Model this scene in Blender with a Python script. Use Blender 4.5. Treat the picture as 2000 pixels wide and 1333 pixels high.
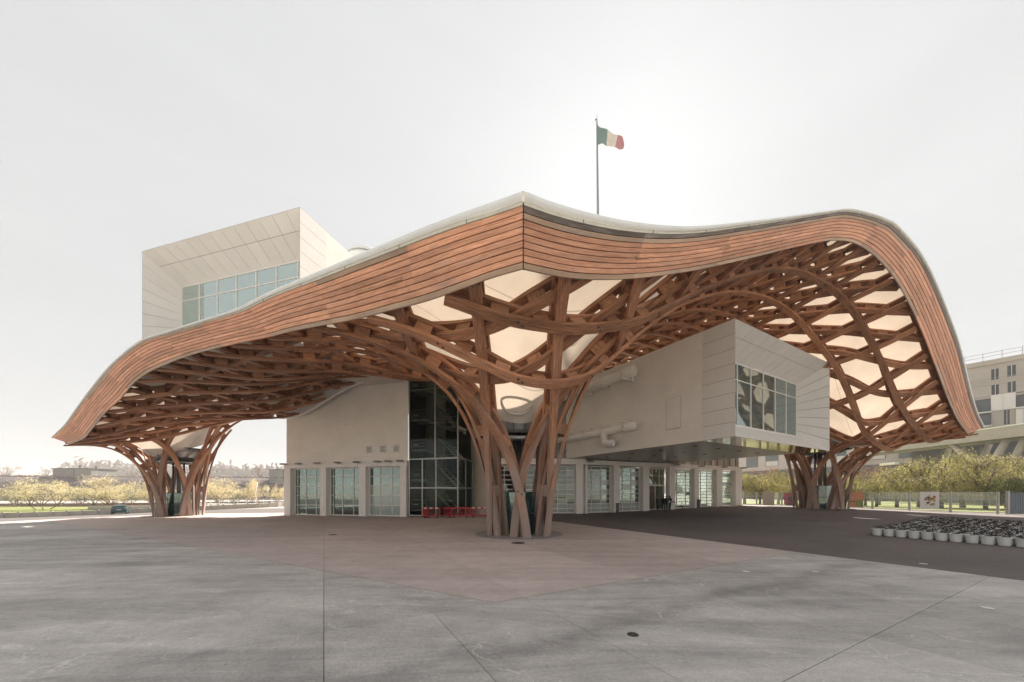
import bpy, bmesh, math, random
import numpy as np
from mathutils import Vector, Matrix
R = math.radians
random.seed(7); rng = np.random.default_rng(7)
for o in list(bpy.data.objects): bpy.data.objects.remove(o)
SC = bpy.context.scene
COL = SC.collection

# ------------------------------------------------------------------ camera, sky, sun, exposure
CAMZ, FPX = 2.4, 680.0
cam = bpy.data.cameras.new('camera'); cam_o = bpy.data.objects.new('camera', cam); COL.objects.link(cam_o)
cam_o.location = (0, 0, CAMZ); cam_o.rotation_euler = (R(90), 0, 0)
cam.sensor_width = 36; cam.lens = FPX/2000*36; cam.shift_y = (962-666.5)/2000
cam.clip_start = 0.1; cam.clip_end = 5000
SC.camera = cam_o
SUN_AZ, SUN_EL = 17.0, 39.0            # azimuth clockwise from +Y
world = bpy.data.worlds.new('World'); SC.world = world; world.use_nodes = True
wn = world.node_tree; wn.nodes.clear()
sky = wn.nodes.new('ShaderNodeTexSky'); sky.sky_type = 'NISHITA'; sky.sun_disc = False
sky.sun_elevation = R(SUN_EL); sky.sun_rotation = R(SUN_AZ)
sky.air_density = 1.0; sky.dust_density = 2.0; sky.ozone_density = 1.0
hs = wn.nodes.new('ShaderNodeHueSaturation'); hs.inputs['Saturation'].default_value = 0.16
bg = wn.nodes.new('ShaderNodeBackground'); bg.inputs['Strength'].default_value = 0.114
wo = wn.nodes.new('ShaderNodeOutputWorld')
gm = wn.nodes.new('ShaderNodeGamma'); gm.inputs['Gamma'].default_value = 0.14      # thin high haze evens the sky out
wn.links.new(sky.outputs[0], hs.inputs['Color']); wn.links.new(hs.outputs[0], gm.inputs['Color']); 
tc = wn.nodes.new('ShaderNodeTexCoord'); cm = wn.nodes.new('ShaderNodeMapping'); cm.inputs['Scale'].default_value = (1.2, 1.2, 5.0); cm.inputs['Rotation'].default_value = (R(12), R(-18), 0)
cn_ = wn.nodes.new('ShaderNodeTexNoise'); cn_.inputs['Scale'].default_value = 1.3; cn_.inputs['Detail'].default_value = 6; cn_.inputs['Roughness'].default_value = 0.55; cn_.inputs['Distortion'].default_value = 0.8
cr_ = wn.nodes.new('ShaderNodeMapRange'); cr_.inputs[1].default_value = 0.35; cr_.inputs[2].default_value = 0.72; cr_.inputs[3].default_value = 0.985; cr_.inputs[4].default_value = 1.035
cs_ = wn.nodes.new('ShaderNodeVectorMath'); cs_.operation = 'SCALE'; ct_ = wn.nodes.new('ShaderNodeVectorMath'); ct_.operation = 'MULTIPLY'; ct_.inputs[1].default_value = (0.985, 1.0, 1.0)
wn.links.new(tc.outputs['Generated'], cm.inputs[0]); wn.links.new(cm.outputs[0], cn_.inputs['Vector']); wn.links.new(cn_.outputs[0], cr_.inputs[0])
wn.links.new(gm.outputs[0], ct_.inputs[0]); wn.links.new(ct_.outputs[0], cs_.inputs[0]); wn.links.new(cr_.outputs[0], cs_.inputs['Scale']); wn.links.new(cs_.outputs[0], bg.inputs[0]); wn.links.new(bg.outputs[0], wo.inputs[0])
sun = bpy.data.lights.new('sun', 'SUN'); sun.energy = 3.0; sun.angle = R(0.6); sun.color = (1.0, 0.90, 0.79)
sun_o = bpy.data.objects.new('sun', sun); COL.objects.link(sun_o)
sd = Vector((math.sin(R(SUN_AZ))*math.cos(R(SUN_EL)), math.cos(R(SUN_AZ))*math.cos(R(SUN_EL)), math.sin(R(SUN_EL))))
sun_o.rotation_euler = sd.to_track_quat('Z', 'Y').to_euler(); sun_o.location = (40, 60, 80)
SC.view_settings.view_transform = 'Standard'; SC.view_settings.look = 'None'
SC.view_settings.exposure = 2.46; SC.view_settings.gamma = 1.0; SC.view_settings.use_curve_mapping = False
SC.render.engine = 'CYCLES'
SC.cycles.max_bounces = 8; SC.cycles.diffuse_bounces = 4; SC.cycles.glossy_bounces = 4
SC.cycles.transmission_bounces = 6; SC.cycles.transparent_max_bounces = 16

def at(px, py, D):
    """photo pixel at distance D (metres along +Y) -> point in the place"""
    return Vector(((px-1000)/FPX*D, D, CAMZ+(962-py)/FPX*D))

# ------------------------------------------------------------------ materials
def mat(name, col, rough=0.6, metal=0.0, var=0.0, scale=3.0, detail=5.0, bump=0.0, bscale=40.0, objvar=0.0, spec=0.5, coat=0.0, stretch=None):
    m = bpy.data.materials.new(name); m.use_nodes = True
    nt = m.node_tree; b = nt.nodes['Principled BSDF']
    b.inputs['Roughness'].default_value = rough; b.inputs['Metallic'].default_value = metal
    b.inputs['Specular IOR Level'].default_value = spec; b.inputs['Coat Weight'].default_value = coat
    rgb = nt.nodes.new('ShaderNodeRGB'); rgb.outputs[0].default_value = (*col, 1)
    out = rgb.outputs[0]
    geo = nt.nodes.new('ShaderNodeNewGeometry'); pos = geo.outputs['Position']
    if stretch:
        mp = nt.nodes.new('ShaderNodeMapping'); mp.inputs['Scale'].default_value = stretch
        nt.links.new(pos, mp.inputs[0]); pos = mp.outputs[0]
    if var:
        n = nt.nodes.new('ShaderNodeTexNoise'); n.inputs['Scale'].default_value = scale; n.inputs['Detail'].default_value = detail
        n.inputs['Roughness'].default_value = 0.65
        nt.links.new(pos, n.inputs['Vector'])
        mr = nt.nodes.new('ShaderNodeMapRange'); mr.inputs[1].default_value = 0.3; mr.inputs[2].default_value = 0.7
        mr.inputs[3].default_value = 1-var; mr.inputs[4].default_value = 1+var
        nt.links.new(n.outputs[0], mr.inputs[0])
        vm = nt.nodes.new('ShaderNodeVectorMath'); vm.operation = 'SCALE'
        nt.links.new(out, vm.inputs[0]); nt.links.new(mr.outputs[0], vm.inputs['Scale']); out = vm.outputs[0]
    if objvar:
        oi = nt.nodes.new('ShaderNodeObjectInfo')
        mr = nt.nodes.new('ShaderNodeMapRange'); mr.inputs[3].default_value = 1-objvar; mr.inputs[4].default_value = 1+objvar
        nt.links.new(oi.outputs['Random'], mr.inputs[0])
        vm = nt.nodes.new('ShaderNodeVectorMath'); vm.operation = 'SCALE'
        nt.links.new(out, vm.inputs[0]); nt.links.new(mr.outputs[0], vm.inputs['Scale']); out = vm.outputs[0]
    nt.links.new(out, b.inputs['Base Color'])
    if bump:
        n2 = nt.nodes.new('ShaderNodeTexNoise'); n2.inputs['Scale'].default_value = bscale; n2.inputs['Detail'].default_value = 4
        nt.links.new(geo.outputs['Position'], n2.inputs['Vector'])
        bp = nt.nodes.new('ShaderNodeBump'); bp.inputs['Strength'].default_value = bump; bp.inputs['Distance'].default_value = 0.02
        nt.links.new(n2.outputs[0], bp.inputs['Height']); nt.links.new(bp.outputs[0], b.inputs['Normal'])
    return m

def wood_mat(name, col, dark, objvar=0.22, weather=0.0, knots=True):
    """sawn larch: grain runs along u of the UV map (metres)"""
    m = bpy.data.materials.new(name); m.use_nodes = True
    nt = m.node_tree; N = nt.nodes; L = nt.links; b = N['Principled BSDF']
    b.inputs['Roughness'].default_value = 0.62; b.inputs['Specular IOR Level'].default_value = 0.3
    uv = N.new('ShaderNodeUVMap'); oi = N.new('ShaderNodeObjectInfo')
    add = N.new('ShaderNodeVectorMath'); add.operation = 'ADD'
    mul = N.new('ShaderNodeMath'); mul.operation = 'MULTIPLY'; mul.inputs[1].default_value = 37.0
    L.new(oi.outputs['Random'], mul.inputs[0]); L.new(uv.outputs[0], add.inputs[0]); L.new(mul.outputs[0], add.inputs[1])
    mp = N.new('ShaderNodeMapping'); mp.inputs['Scale'].default_value = (0.9, 16, 1); L.new(add.outputs[0], mp.inputs[0])
    g = N.new('ShaderNodeTexNoise'); g.inputs['Scale'].default_value = 1.6; g.inputs['Detail'].default_value = 6; g.inputs['Roughness'].default_value = 0.7
    L.new(mp.outputs[0], g.inputs['Vector'])
    cr = N.new('ShaderNodeValToRGB'); cr.color_ramp.elements[0].position = 0.28; cr.color_ramp.elements[0].color = (*dark, 1)
    cr.color_ramp.elements[1].position = 0.72; cr.color_ramp.elements[1].color = (*col, 1)
    L.new(g.outputs[0], cr.inputs[0]); out = cr.outputs[0]
    # long-wave tone variation along the stick
    mp2 = N.new('ShaderNodeMapping'); mp2.inputs['Scale'].default_value = (0.35, 1.2, 1); L.new(add.outputs[0], mp2.inputs[0])
    g2 = N.new('ShaderNodeTexNoise'); g2.inputs['Scale'].default_value = 1.0; g2.inputs['Detail'].default_value = 3; L.new(mp2.outputs[0], g2.inputs['Vector'])
    mr = N.new('ShaderNodeMapRange'); mr.inputs[1].default_value = .3; mr.inputs[2].default_value = .7; mr.inputs[3].default_value = .78; mr.inputs[4].default_value = 1.2
    L.new(g2.outputs[0], mr.inputs[0])
    mr2 = N.new('ShaderNodeMapRange'); mr2.inputs[3].default_value = 1-objvar; mr2.inputs[4].default_value = 1+objvar; L.new(oi.outputs['Random'], mr2.inputs[0])
    mm = N.new('ShaderNodeMath'); mm.operation = 'MULTIPLY'; L.new(mr.outputs[0], mm.inputs[0]); L.new(mr2.outputs[0], mm.inputs[1])
    vm = N.new('ShaderNodeVectorMath'); vm.operation = 'SCALE'; L.new(out, vm.inputs[0]); L.new(mm.outputs[0], vm.inputs['Scale']); out = vm.outputs[0]
    if knots:
        mpk = N.new('ShaderNodeMapping'); mpk.inputs['Scale'].default_value = (1.3, 5.0, 1); L.new(add.outputs[0], mpk.inputs[0])
        vo = N.new('ShaderNodeTexVoronoi'); vo.inputs['Scale'].default_value = 1.0; L.new(mpk.outputs[0], vo.inputs['Vector'])
        k = N.new('ShaderNodeMapRange'); k.inputs[1].default_value = 0.03; k.inputs[2].default_value = 0.10; k.inputs[3].default_value = 0.65; k.inputs[4].default_value = 0.0
        L.new(vo.outputs['Distance'], k.inputs[0])
        mx = N.new('ShaderNodeMixRGB'); mx.inputs[2].default_value = (0.035, 0.018, 0.012, 1); L.new(k.outputs[0], mx.inputs[0]); L.new(out, mx.inputs[1]); out = mx.outputs[0]
    sv = N.new('ShaderNodeSeparateXYZ'); L.new(uv.outputs[0], sv.inputs[0])
    fm = N.new('ShaderNodeMath'); fm.operation = 'PINGPONG'; fm.inputs[1].default_value = 0.041; L.new(sv.outputs[1], fm.inputs[0])
    fl_ = N.new('ShaderNodeMapRange'); fl_.inputs[1].default_value = 0.0; fl_.inputs[2].default_value = 0.006; fl_.inputs[3].default_value = 0.72 if knots != 'plank' else 1.0; fl_.inputs[4].default_value = 1.0; L.new(fm.outputs[0], fl_.inputs[0])
    vl = N.new('ShaderNodeVectorMath'); vl.operation = 'SCALE'; L.new(out, vl.inputs[0]); L.new(fl_.outputs[0], vl.inputs['Scale']); out = vl.outputs[0]
    # silvered weathering: blotches, and splash-zone greying on the last metres above the ground
    geo = N.new('ShaderNodeNewGeometry'); sx = N.new('ShaderNodeSeparateXYZ'); L.new(geo.outputs['Position'], sx.inputs[0])
    low = N.new('ShaderNodeMapRange'); low.inputs[1].default_value = 0.4; low.inputs[2].default_value = 8.0; low.inputs[3].default_value = 0.42; low.inputs[4].default_value = 0.0
    L.new(sx.outputs[2], low.inputs[0])
    mp3 = N.new('ShaderNodeMapping'); mp3.inputs['Scale'].default_value = (0.5, 3, 1); L.new(add.outputs[0], mp3.inputs[0])
    g3 = N.new('ShaderNodeTexNoise'); g3.inputs['Scale'].default_value = 1.1; g3.inputs['Detail'].default_value = 5; L.new(mp3.outputs[0], g3.inputs['Vector'])
    a1 = N.new('ShaderNodeMath'); a1.operation = 'ADD'; L.new(g3.outputs[0], a1.inputs[0]); L.new(low.outputs[0], a1.inputs[1])
    w = N.new('ShaderNodeMapRange'); w.inputs[1].default_value = 0.60-weather*.3; w.inputs[2].default_value = 0.86-weather*.2; w.inputs[3].default_value = 0; w.inputs[4].default_value = 0.8
    L.new(a1.outputs[0], w.inputs[0])
    mx = N.new('ShaderNodeMixRGB'); mx.inputs[2].default_value = (0.30, 0.255, 0.235, 1); L.new(w.outputs[0], mx.inputs[0]); L.new(out, mx.inputs[1]); out = mx.outputs[0]
    L.new(out, b.inputs['Base Color'])
    bp = N.new('ShaderNodeBump'); bp.inputs['Strength'].default_value = 0.25; bp.inputs['Distance'].default_value = 0.01
    L.new(g.outputs[0], bp.inputs['Height']); L.new(bp.outputs[0], b.inputs['Normal'])
    return m

def glass_mat(name, tint, refl=1.0, rough=0.02, opaque=0.0, body=(0.2, 0.3, 0.3)):
    m = bpy.data.materials.new(name); m.use_nodes = True
    nt = m.node_tree; N = nt.nodes; L = nt.links; N.clear()
    o = N.new('ShaderNodeOutputMaterial')
    tr = N.new('ShaderNodeBsdfTransparent'); tr.inputs[0].default_value = (*tint, 1)
    df = N.new('ShaderNodeBsdfDiffuse'); df.inputs[0].default_value = (*body, 1)
    m0 = N.new('ShaderNodeMixShader'); m0.inputs[0].default_value = opaque; L.new(tr.outputs[0], m0.inputs[1]); L.new(df.outputs[0], m0.inputs[2])
    gl = N.new('ShaderNodeBsdfGlossy'); gl.inputs['Roughness'].default_value = rough; gl.inputs[0].default_value = (0.86, 0.95, 0.93, 1)
    fr = N.new('ShaderNodeFresnel'); fr.inputs[0].default_value = 1.6
    mr = N.new('ShaderNodeMapRange'); mr.inputs[3].default_value = 0.10*refl; mr.inputs[4].default_value = min(1, 0.9*min(refl, 1)+0.1)
    L.new(fr.outputs[0], mr.inputs[0])
    m1 = N.new('ShaderNodeMixShader'); L.new(mr.outputs[0], m1.inputs[0]); L.new(m0.outputs[0], m1.inputs[1]); L.new(gl.outputs[0], m1.inputs[2])
    L.new(m1.outputs[0], o.inputs[0])
    return m

def concrete_mat(name, c_lo, c_hi, crack=0.5, grain=0.10, streak=0.3, rough=0.8, stain=0.0):
    """worn cast concrete: broad blotches, drag streaks, fine aggregate, pale crazing"""
    m = bpy.data.materials.new(name); m.use_nodes = True
    nt = m.node_tree; N = nt.nodes; L = nt.links; b = N['Principled BSDF']
    b.inputs['Roughness'].default_value = rough; b.inputs['Specular IOR Level'].default_value = 0.35
    geo = N.new('ShaderNodeNewGeometry'); pos = geo.outputs['Position']
    def noise(scale, detail, ro, vec=None, stretch=None, dist=0.0, rot=0.0):
        v = vec or pos
        if stretch:
            mp = N.new('ShaderNodeMapping'); mp.inputs['Scale'].default_value = stretch; mp.inputs['Rotation'].default_value = (0, 0, rot); L.new(v, mp.inputs[0]); v = mp.outputs[0]
        n = N.new('ShaderNodeTexNoise'); n.inputs['Scale'].default_value = scale; n.inputs['Detail'].default_value = detail
        n.inputs['Roughness'].default_value = ro; n.inputs['Distortion'].default_value = dist
        L.new(v, n.inputs['Vector']); return n.outputs[0]
    def rng_(x, a, bb, c, d):
        mr = N.new('ShaderNodeMapRange'); mr.inputs[1].default_value = a; mr.inputs[2].default_value = bb; mr.inputs[3].default_value = c; mr.inputs[4].default_value = d
        L.new(x, mr.inputs[0]); return mr.outputs[0]
    big = noise(0.16, 6, 0.62, dist=0.6)
    st = noise(0.5, 7, 0.7, stretch=(0.22, 1.5, 1), dist=1.2, rot=R(-12))
    mid = noise(1.7, 8, 0.72)
    fine = noise(55, 3, 0.8)
    aggr = noise(16, 4, 0.75)
    mx = N.new('ShaderNodeMixRGB'); mx.inputs[1].default_value = (*c_lo, 1); mx.inputs[2].default_value = (*c_hi, 1)
    L.new(rng_(big, .33, .67, 0, 1), mx.inputs[0]); out = mx.outputs[0]
    def scale_by(f):
        nonlocal out
        vm = N.new('ShaderNodeVectorMath'); vm.operation = 'SCALE'; L.new(out, vm.inputs[0]); L.new(f, vm.inputs['Scale']); out = vm.outputs[0]
    scale_by(rng_(st, .3, .7, 1-streak, 1+streak*.8)); scale_by(rng_(mid, .3, .7, .88, 1.12)); scale_by(rng_(fine, .3, .7, 1-grain, 1+grain)); scale_by(rng_(aggr, .3, .7, 1-grain*.7, 1+grain*.7))
    blot = noise(0.42, 9, 0.78, stretch=(0.55, 1.25, 1), dist=1.8, rot=R(20)); scale_by(rng_(blot, .54, .70, 1, 1-streak*.85))
    scuff = noise(0.9, 10, 0.82, stretch=(0.35, 1.6, 1), dist=2.2, rot=R(-8)); scale_by(rng_(scuff, .57, .70, 1, 1+streak*1.25))
    if stain:                                                          # one long water stain along the slabs
        dt = N.new('ShaderNodeVectorMath'); dt.operation = 'DOT_PRODUCT'; dt.inputs[1].default_value = (-0.4754, 0.8798, 0); L.new(pos, dt.inputs[0])
        wob = N.new('ShaderNodeMath'); wob.operation = 'MULTIPLY_ADD'; wob.inputs[1].default_value = 2.6; wob.inputs[2].default_value = -5.95; L.new(noise(0.22, 7, 0.7), wob.inputs[0])
        ad = N.new('ShaderNodeMath'); ad.operation = 'ADD'; L.new(dt.outputs['Value'], ad.inputs[0]); L.new(wob.outputs[0], ad.inputs[1])
        ab = N.new('ShaderNodeMath'); ab.operation = 'ABSOLUTE'; L.new(ad.outputs[0], ab.inputs[0]); scale_by(rng_(ab.outputs[0], .05, .55, 1-stain, 1))
    sp = N.new('ShaderNodeTexVoronoi'); sp.inputs['Scale'].default_value = 4.5; L.new(pos, sp.inputs['Vector']); scale_by(rng_(sp.outputs['Distance'], .05, .075, 1+streak*.9, 1))   # pale specks
    sp2 = N.new('ShaderNodeTexVoronoi'); sp2.inputs['Scale'].default_value = 2.3; L.new(pos, sp2.inputs['Vector']); scale_by(rng_(sp2.outputs['Distance'], .03, .055, 1-streak*1.3, 1))   # old gum spots
    spot = noise(3.4, 6, 0.85); scale_by(rng_(spot, .62, .74, 1, 1-streak*.6))
    oi = N.new('ShaderNodeObjectInfo'); scale_by(rng_(oi.outputs['Random'], 0, 1, .93, 1.07))
    if crack:
        dn = N.new('ShaderNodeTexNoise'); dn.inputs['Scale'].default_value = 1.3; dn.inputs['Detail'].default_value = 5; L.new(pos, dn.inputs['Vector'])
        vs = N.new('ShaderNodeVectorMath'); vs.operation = 'SCALE'; vs.inputs['Scale'].default_value = 1.6; L.new(dn.outputs['Color'], vs.inputs[0])
        va = N.new('ShaderNodeVectorMath'); va.operation = 'ADD'; L.new(pos, va.inputs[0]); L.new(vs.outputs[0], va.inputs[1])
        fl = N.new('ShaderNodeVectorMath'); fl.operation = 'MULTIPLY'; fl.inputs[1].default_value = (1, 1, 0); L.new(va.outputs[0], fl.inputs[0])
        vo = N.new('ShaderNodeTexVoronoi'); vo.feature = 'DISTANCE_TO_EDGE'; vo.voronoi_dimensions = '2D'; vo.inputs['Scale'].default_value = 0.75; L.new(fl.outputs[0], vo.inputs['Vector'])
        line = rng_(vo.outputs['Distance'], 0.004, 0.022, 1, 0)
        msk = rng_(noise(0.33, 5, .75), .50, .60, 0, 1)
        mu = N.new('ShaderNodeMath'); mu.operation = 'MULTIPLY'; L.new(line, mu.inputs[0]); L.new(msk, mu.inputs[1])
        mu2 = N.new('ShaderNodeMath'); mu2.operation = 'MULTIPLY'; mu2.inputs[1].default_value = crack; L.new(mu.outputs[0], mu2.inputs[0])
        mx2 = N.new('ShaderNodeMixRGB'); mx2.inputs[2].default_value = (0.66, 0.63, 0.60, 1); L.new(mu2.outputs[0], mx2.inputs[0]); L.new(out, mx2.inputs[1]); out = mx2.outputs[0]
    L.new(out, b.inputs['Base Color'])
    bp = N.new('ShaderNodeBump'); bp.inputs['Strength'].default_value = 0.5; bp.inputs['Distance'].default_value = 0.015
    L.new(aggr, bp.inputs['Height']); L.new(bp.outputs[0], b.inputs['Normal'])
    return m

M = {}
M['wood'] = wood_mat('larch_beam', (0.64, 0.335, 0.20), (0.17, 0.072, 0.038), 0.28)
M['plank'] = wood_mat('larch_plank', (0.82, 0.44, 0.275), (0.38, 0.155, 0.088), 0.2, 0.05)
M['plank_pale'] = wood_mat('larch_plank_pale', (0.52, 0.36, 0.25), (0.33, 0.21, 0.14), 0.12, 0.3)
M['plank_dark'] = wood_mat('larch_plank_weathered', (0.22, 0.17, 0.135), (0.05, 0.042, 0.036), 0.25, 0.5)
M['backing'] = mat('dark_backing', (0.035, 0.028, 0.024), 0.9)
M['flash'] = mat('edge_flashing', (0.62, 0.60, 0.52), 0.45, 0.0, 0.12, 2.0)
M['white_edge'] = mat('membrane_edge', (0.78, 0.79, 0.78), 0.5, 0, 0.06, 1.2)
M['panel'] = mat('white_panel', (0.78, 0.75, 0.72), 0.42, 0.0, 0.03, 0.8, objvar=0.025)
M['panel_smooth'] = mat('white_cladding', (0.87, 0.825, 0.765), 0.5, 0.0, 0.06, 0.5)
M['joint'] = mat('panel_joint', (0.16, 0.14, 0.13), 0.8)
M['frame'] = mat('white_frame', (0.80, 0.77, 0.74), 0.4, 0, 0.04, 2)
M['steel'] = mat('galvanised_steel', (0.33, 0.34, 0.34), 0.4, 0.7, 0.15, 6)
M['dark_steel'] = mat('dark_steel', (0.10, 0.105, 0.105), 0.45, 0.5, 0.2, 5)
M['black'] = mat('black_rubber', (0.02, 0.02, 0.022), 0.7)
M['glass'] = glass_mat('window_glass', (0.66, 0.76, 0.73), 0.85)
M['bay_glass'] = glass_mat('bay_glass', (0.72, 0.78, 0.74), 0.42, 0.03)
M['glass_dark'] = glass_mat('dark_glass', (0.62, 0.66, 0.65), 0.05)
M['glass_sky'] = glass_mat('sky_painted_glass', (0.5, 0.66, 0.64), 4.5, 0.015, 0.45, (0.40, 0.56, 0.54))  # pale opaque body stands in for reflected sky and the bright room
M['glass_low'] = glass_mat('gallery_glass', (0.5, 0.64, 0.62), 1.7, 0.015, 0.34, (0.36, 0.46, 0.44))
M['frosted'] = glass_mat('frosted_glass', (0.6, 0.75, 0.72), 0.8, 0.12, 0.75, (0.42, 0.52, 0.49))
M['teal_glass'] = glass_mat('teal_glass', (0.42, 0.60, 0.58), 0.9, 0.03, 0.22, (0.10, 0.2, 0.2))


def haze_box(density):
    b = bpy.data.meshes.new('haze'); X = 2600; z0, z1 = -4.0, 62.0
    b.from_pydata([(x, y, z) for z in (z0, z1) for y in (-X, X) for x in (-X, X)], [], [(0, 2, 3, 1), (4, 5, 7, 6), (0, 1, 5, 4), (2, 6, 7, 3), (0, 4, 6, 2), (1, 3, 7, 5)])
    m = bpy.data.materials.new('air'); m.use_nodes = True; nt = m.node_tree; nt.nodes.clear()
    o = nt.nodes.new('ShaderNodeOutputMaterial'); v = nt.nodes.new('ShaderNodeVolumePrincipled'); v.inputs['Color'].default_value = (0.97, 0.95, 0.93, 1); v.inputs['Density'].default_value = density; v.inputs['Anisotropy'].default_value = 0.0
    nt.links.new(v.outputs[0], o.inputs['Volume']); b.materials.append(m); h = bpy.data.objects.new('haze', b); COL.objects.link(h); h['kind'] = 'stuff'; return h
# ------------------------------------------------------------------ mesh building
class MB:
    def __init__(s): s.v = []; s.f = []; s.uv = []
    def quad(s, a, b, c, d, uv=None):
        n = len(s.v); s.v += [tuple(a), tuple(b), tuple(c), tuple(d)]; s.f.append((n, n+1, n+2, n+3)); s.uv += (uv or [(0, 0)]*4)
    def poly(s, pts):
        n = len(s.v); s.v += [tuple(p) for p in pts]; s.f.append(tuple(range(n, n+len(pts)))); s.uv += [(0, 0)]*len(pts)
    def frame_box(s, c, ax, ay, az):
        """box with half-axis vectors"""
        c, ax, ay, az = map(Vector, (c, ax, ay, az))
        p = [c+ax*i+ay*j+az*k for k in (-1, 1) for j in (-1, 1) for i in (-1, 1)]
        lx, ly, lz = ax.length*2, ay.length*2, az.length*2
        n = len(s.v); s.v += [tuple(q) for q in p]
        for f, (w, h) in (((0, 2, 3, 1), (ly, lx)), ((4, 5, 7, 6), (lx, ly)), ((0, 1, 5, 4), (lx, lz)), ((2, 6, 7, 3), (lz, lx)), ((0, 4, 6, 2), (lz, ly)), ((1, 3, 7, 5), (ly, lz))):
            s.f.append(tuple(n+i for i in f)); s.uv += [(0, 0), (w, 0), (w, h), (0, h)]
    def box(s, c, size, rz=0.0):
        cr, sr = math.cos(rz), math.sin(rz)
        s.frame_box(c, (size[0]/2*cr, size[0]/2*sr, 0), (-size[1]/2*sr, size[1]/2*cr, 0), (0, 0, size[2]/2))
    def bar(s, a, b, w, h=None, up=(0, 0, 1)):
        a, b = Vector(a), Vector(b); d = b-a; L = d.length
        if L < 1e-6: return
        d /= L; up = Vector(up)
        if abs(d.dot(up)) > 0.98: up = Vector((1, 0, 0))
        x = d.cross(up).normalized(); y = x.cross(d)
        s.frame_box((a+b)/2, d*L/2, x*w/2, y*(h or w)/2)
    def tube(s, pts, r, n=8, caps=True, closed=False):
        pts = [Vector(p) for p in pts]; rs = r if isinstance(r, (list, tuple)) else [r]*len(pts)
        rings = []; up = Vector((0, 0, 1))
        for i, p in enumerate(pts):
            t = (pts[min(i+1, len(pts)-1)]-pts[max(i-1, 0)]) if not closed else (pts[(i+1) % len(pts)]-pts[i-1])
            t.normalize(); u = up if abs(t.dot(up)) < .95 else Vector((1, 0, 0))
            x = t.cross(u).normalized(); y = x.cross(t); base = len(s.v)
            for k in range(n):
                a = 2*math.pi*k/n; s.v.append(tuple(p+(x*math.cos(a)+y*math.sin(a))*rs[i]))
            rings.append(base)
        m = len(rings)
        for i in range(m if closed else m-1):
            a, b = rings[i], rings[(i+1) % m]
            for k in range(n):
                s.f.append((a+k, a+(k+1) % n, b+(k+1) % n, b+k)); s.uv += [(0, 0)]*4
        if caps and not closed:
            s.f.append(tuple(rings[0]+k for k in reversed(range(n)))); s.f.append(tuple(rings[-1]+k for k in range(n))); s.uv += [(0, 0)]*(2*n)
    def lathe(s, prof, c=(0, 0, 0), n=24, cap_top=False, cap_bot=False, sx=1.0, sy=1.0):
        rings = []
        for r, z in prof:
            rings.append(len(s.v))
            for k in range(n):
                a = 2*math.pi*k/n; s.v.append((c[0]+r*sx*math.cos(a), c[1]+r*sy*math.sin(a), c[2]+z))
        for a, b in zip(rings, rings[1:]):
            for k in range(n):
                s.f.append((a+k, a+(k+1) % n, b+(k+1) % n, b+k)); s.uv += [(0, 0)]*4
        if cap_bot: s.f.append(tuple(rings[0]+k for k in reversed(range(n)))); s.uv += [(0, 0)]*n
        if cap_top: s.f.append(tuple(rings[-1]+k for k in range(n))); s.uv += [(0, 0)]*n
    def mesh(s, name, m, smooth=False):
        me = bpy.data.meshes.new(name); me.from_pydata(s.v, [], s.f)
        uvl = me.uv_layers.new(name='UVMap')
        flat = np.array(s.uv, dtype=np.float32).reshape(-1)
        uvl.data.foreach_set('uv', flat)
        if m is not None: me.materials.append(m)
        if smooth: me.polygons.foreach_set('use_smooth', [True]*len(me.polygons))
        return me
    def build(s, name, m, parent=None, smooth=False):
        return link(name, s.mesh(name, m, smooth), parent)

def link(name, me, parent=None):
    o = bpy.data.objects.new(name, me); COL.objects.link(o)
    if parent is not None: set_parent(o, parent)
    return o
def set_parent(o, p):
    """parent and keep the world position of mesh data given in world coordinates"""
    o.parent = p; o.matrix_parent_inverse = world_of(p).inverted()
def world_of(o):
    m = o.matrix_basis.copy()
    while o.parent is not None:
        m = o.parent.matrix_basis @ o.matrix_parent_inverse @ m if False else (o.parent.matrix_basis @ o.matrix_parent_inverse @ m)
        o = o.parent
    return m
def tag(o, label=None, cat=None, group=None, kind=None):
    if label: o['label'] = label
    if cat: o['category'] = cat
    if group: o['group'] = group
    if kind: o['kind'] = kind
    return o
def thing(name, label, cat, loc, rz=0.0, group=None):
    o = bpy.data.objects.new(name, None); COL.objects.link(o); o.empty_display_size = .3
    o.location = loc; o.rotation_euler = (0, 0, rz); return tag(o, label, cat, group)
def children(o): return [c for c in ALLCH.get(o.name, [])]
ALLCH = {}
def dup(root, loc, rz=None, label=None, group=None, scale=None):
    """copy a thing with copies of its parts and sub-parts (mesh data shared)"""
    def cp(o, par):
        c = o.copy(); COL.objects.link(c)
        if par is not None: c.parent = par; c.matrix_parent_inverse = o.matrix_parent_inverse.copy()
        for ch in list(o.children): cp(ch, c)
        return c
    r = cp(root, None); r.location = loc
    if rz is not None: r.rotation_euler = (0, 0, rz)
    if scale is not None: r.scale = scale if isinstance(scale, tuple) else (scale,)*3
    if label: r['label'] = label
    if group: r['group'] = group
    return r

# unit cube shared by many alike pieces
_unit = {}
def unit_box(m):
    if m.name not in _unit:
        b = MB(); b.frame_box((0, 0, 0), (.5, 0, 0), (0, .5, 0), (0, 0, .5)); _unit[m.name] = b.mesh('unit_'+m.name, m)
    return _unit[m.name]
def piece(name, m, c, ax, ay, az, parent):
    """a box piece sharing one mesh; ax, ay, az are full edge vectors"""
    o = bpy.data.objects.new(name, unit_box(m)); COL.objects.link(o)
    ax, ay, az = Vector(ax), Vector(ay), Vector(az); c = Vector(c)
    W = Matrix(((ax.x, ay.x, az.x, c.x), (ax.y, ay.y, az.y, c.y), (ax.z, ay.z, az.z, c.z), (0, 0, 0, 1)))
    o.parent = parent; o.matrix_parent_inverse = world_of(parent).inverted(); o.matrix_basis = W
    return o
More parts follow.
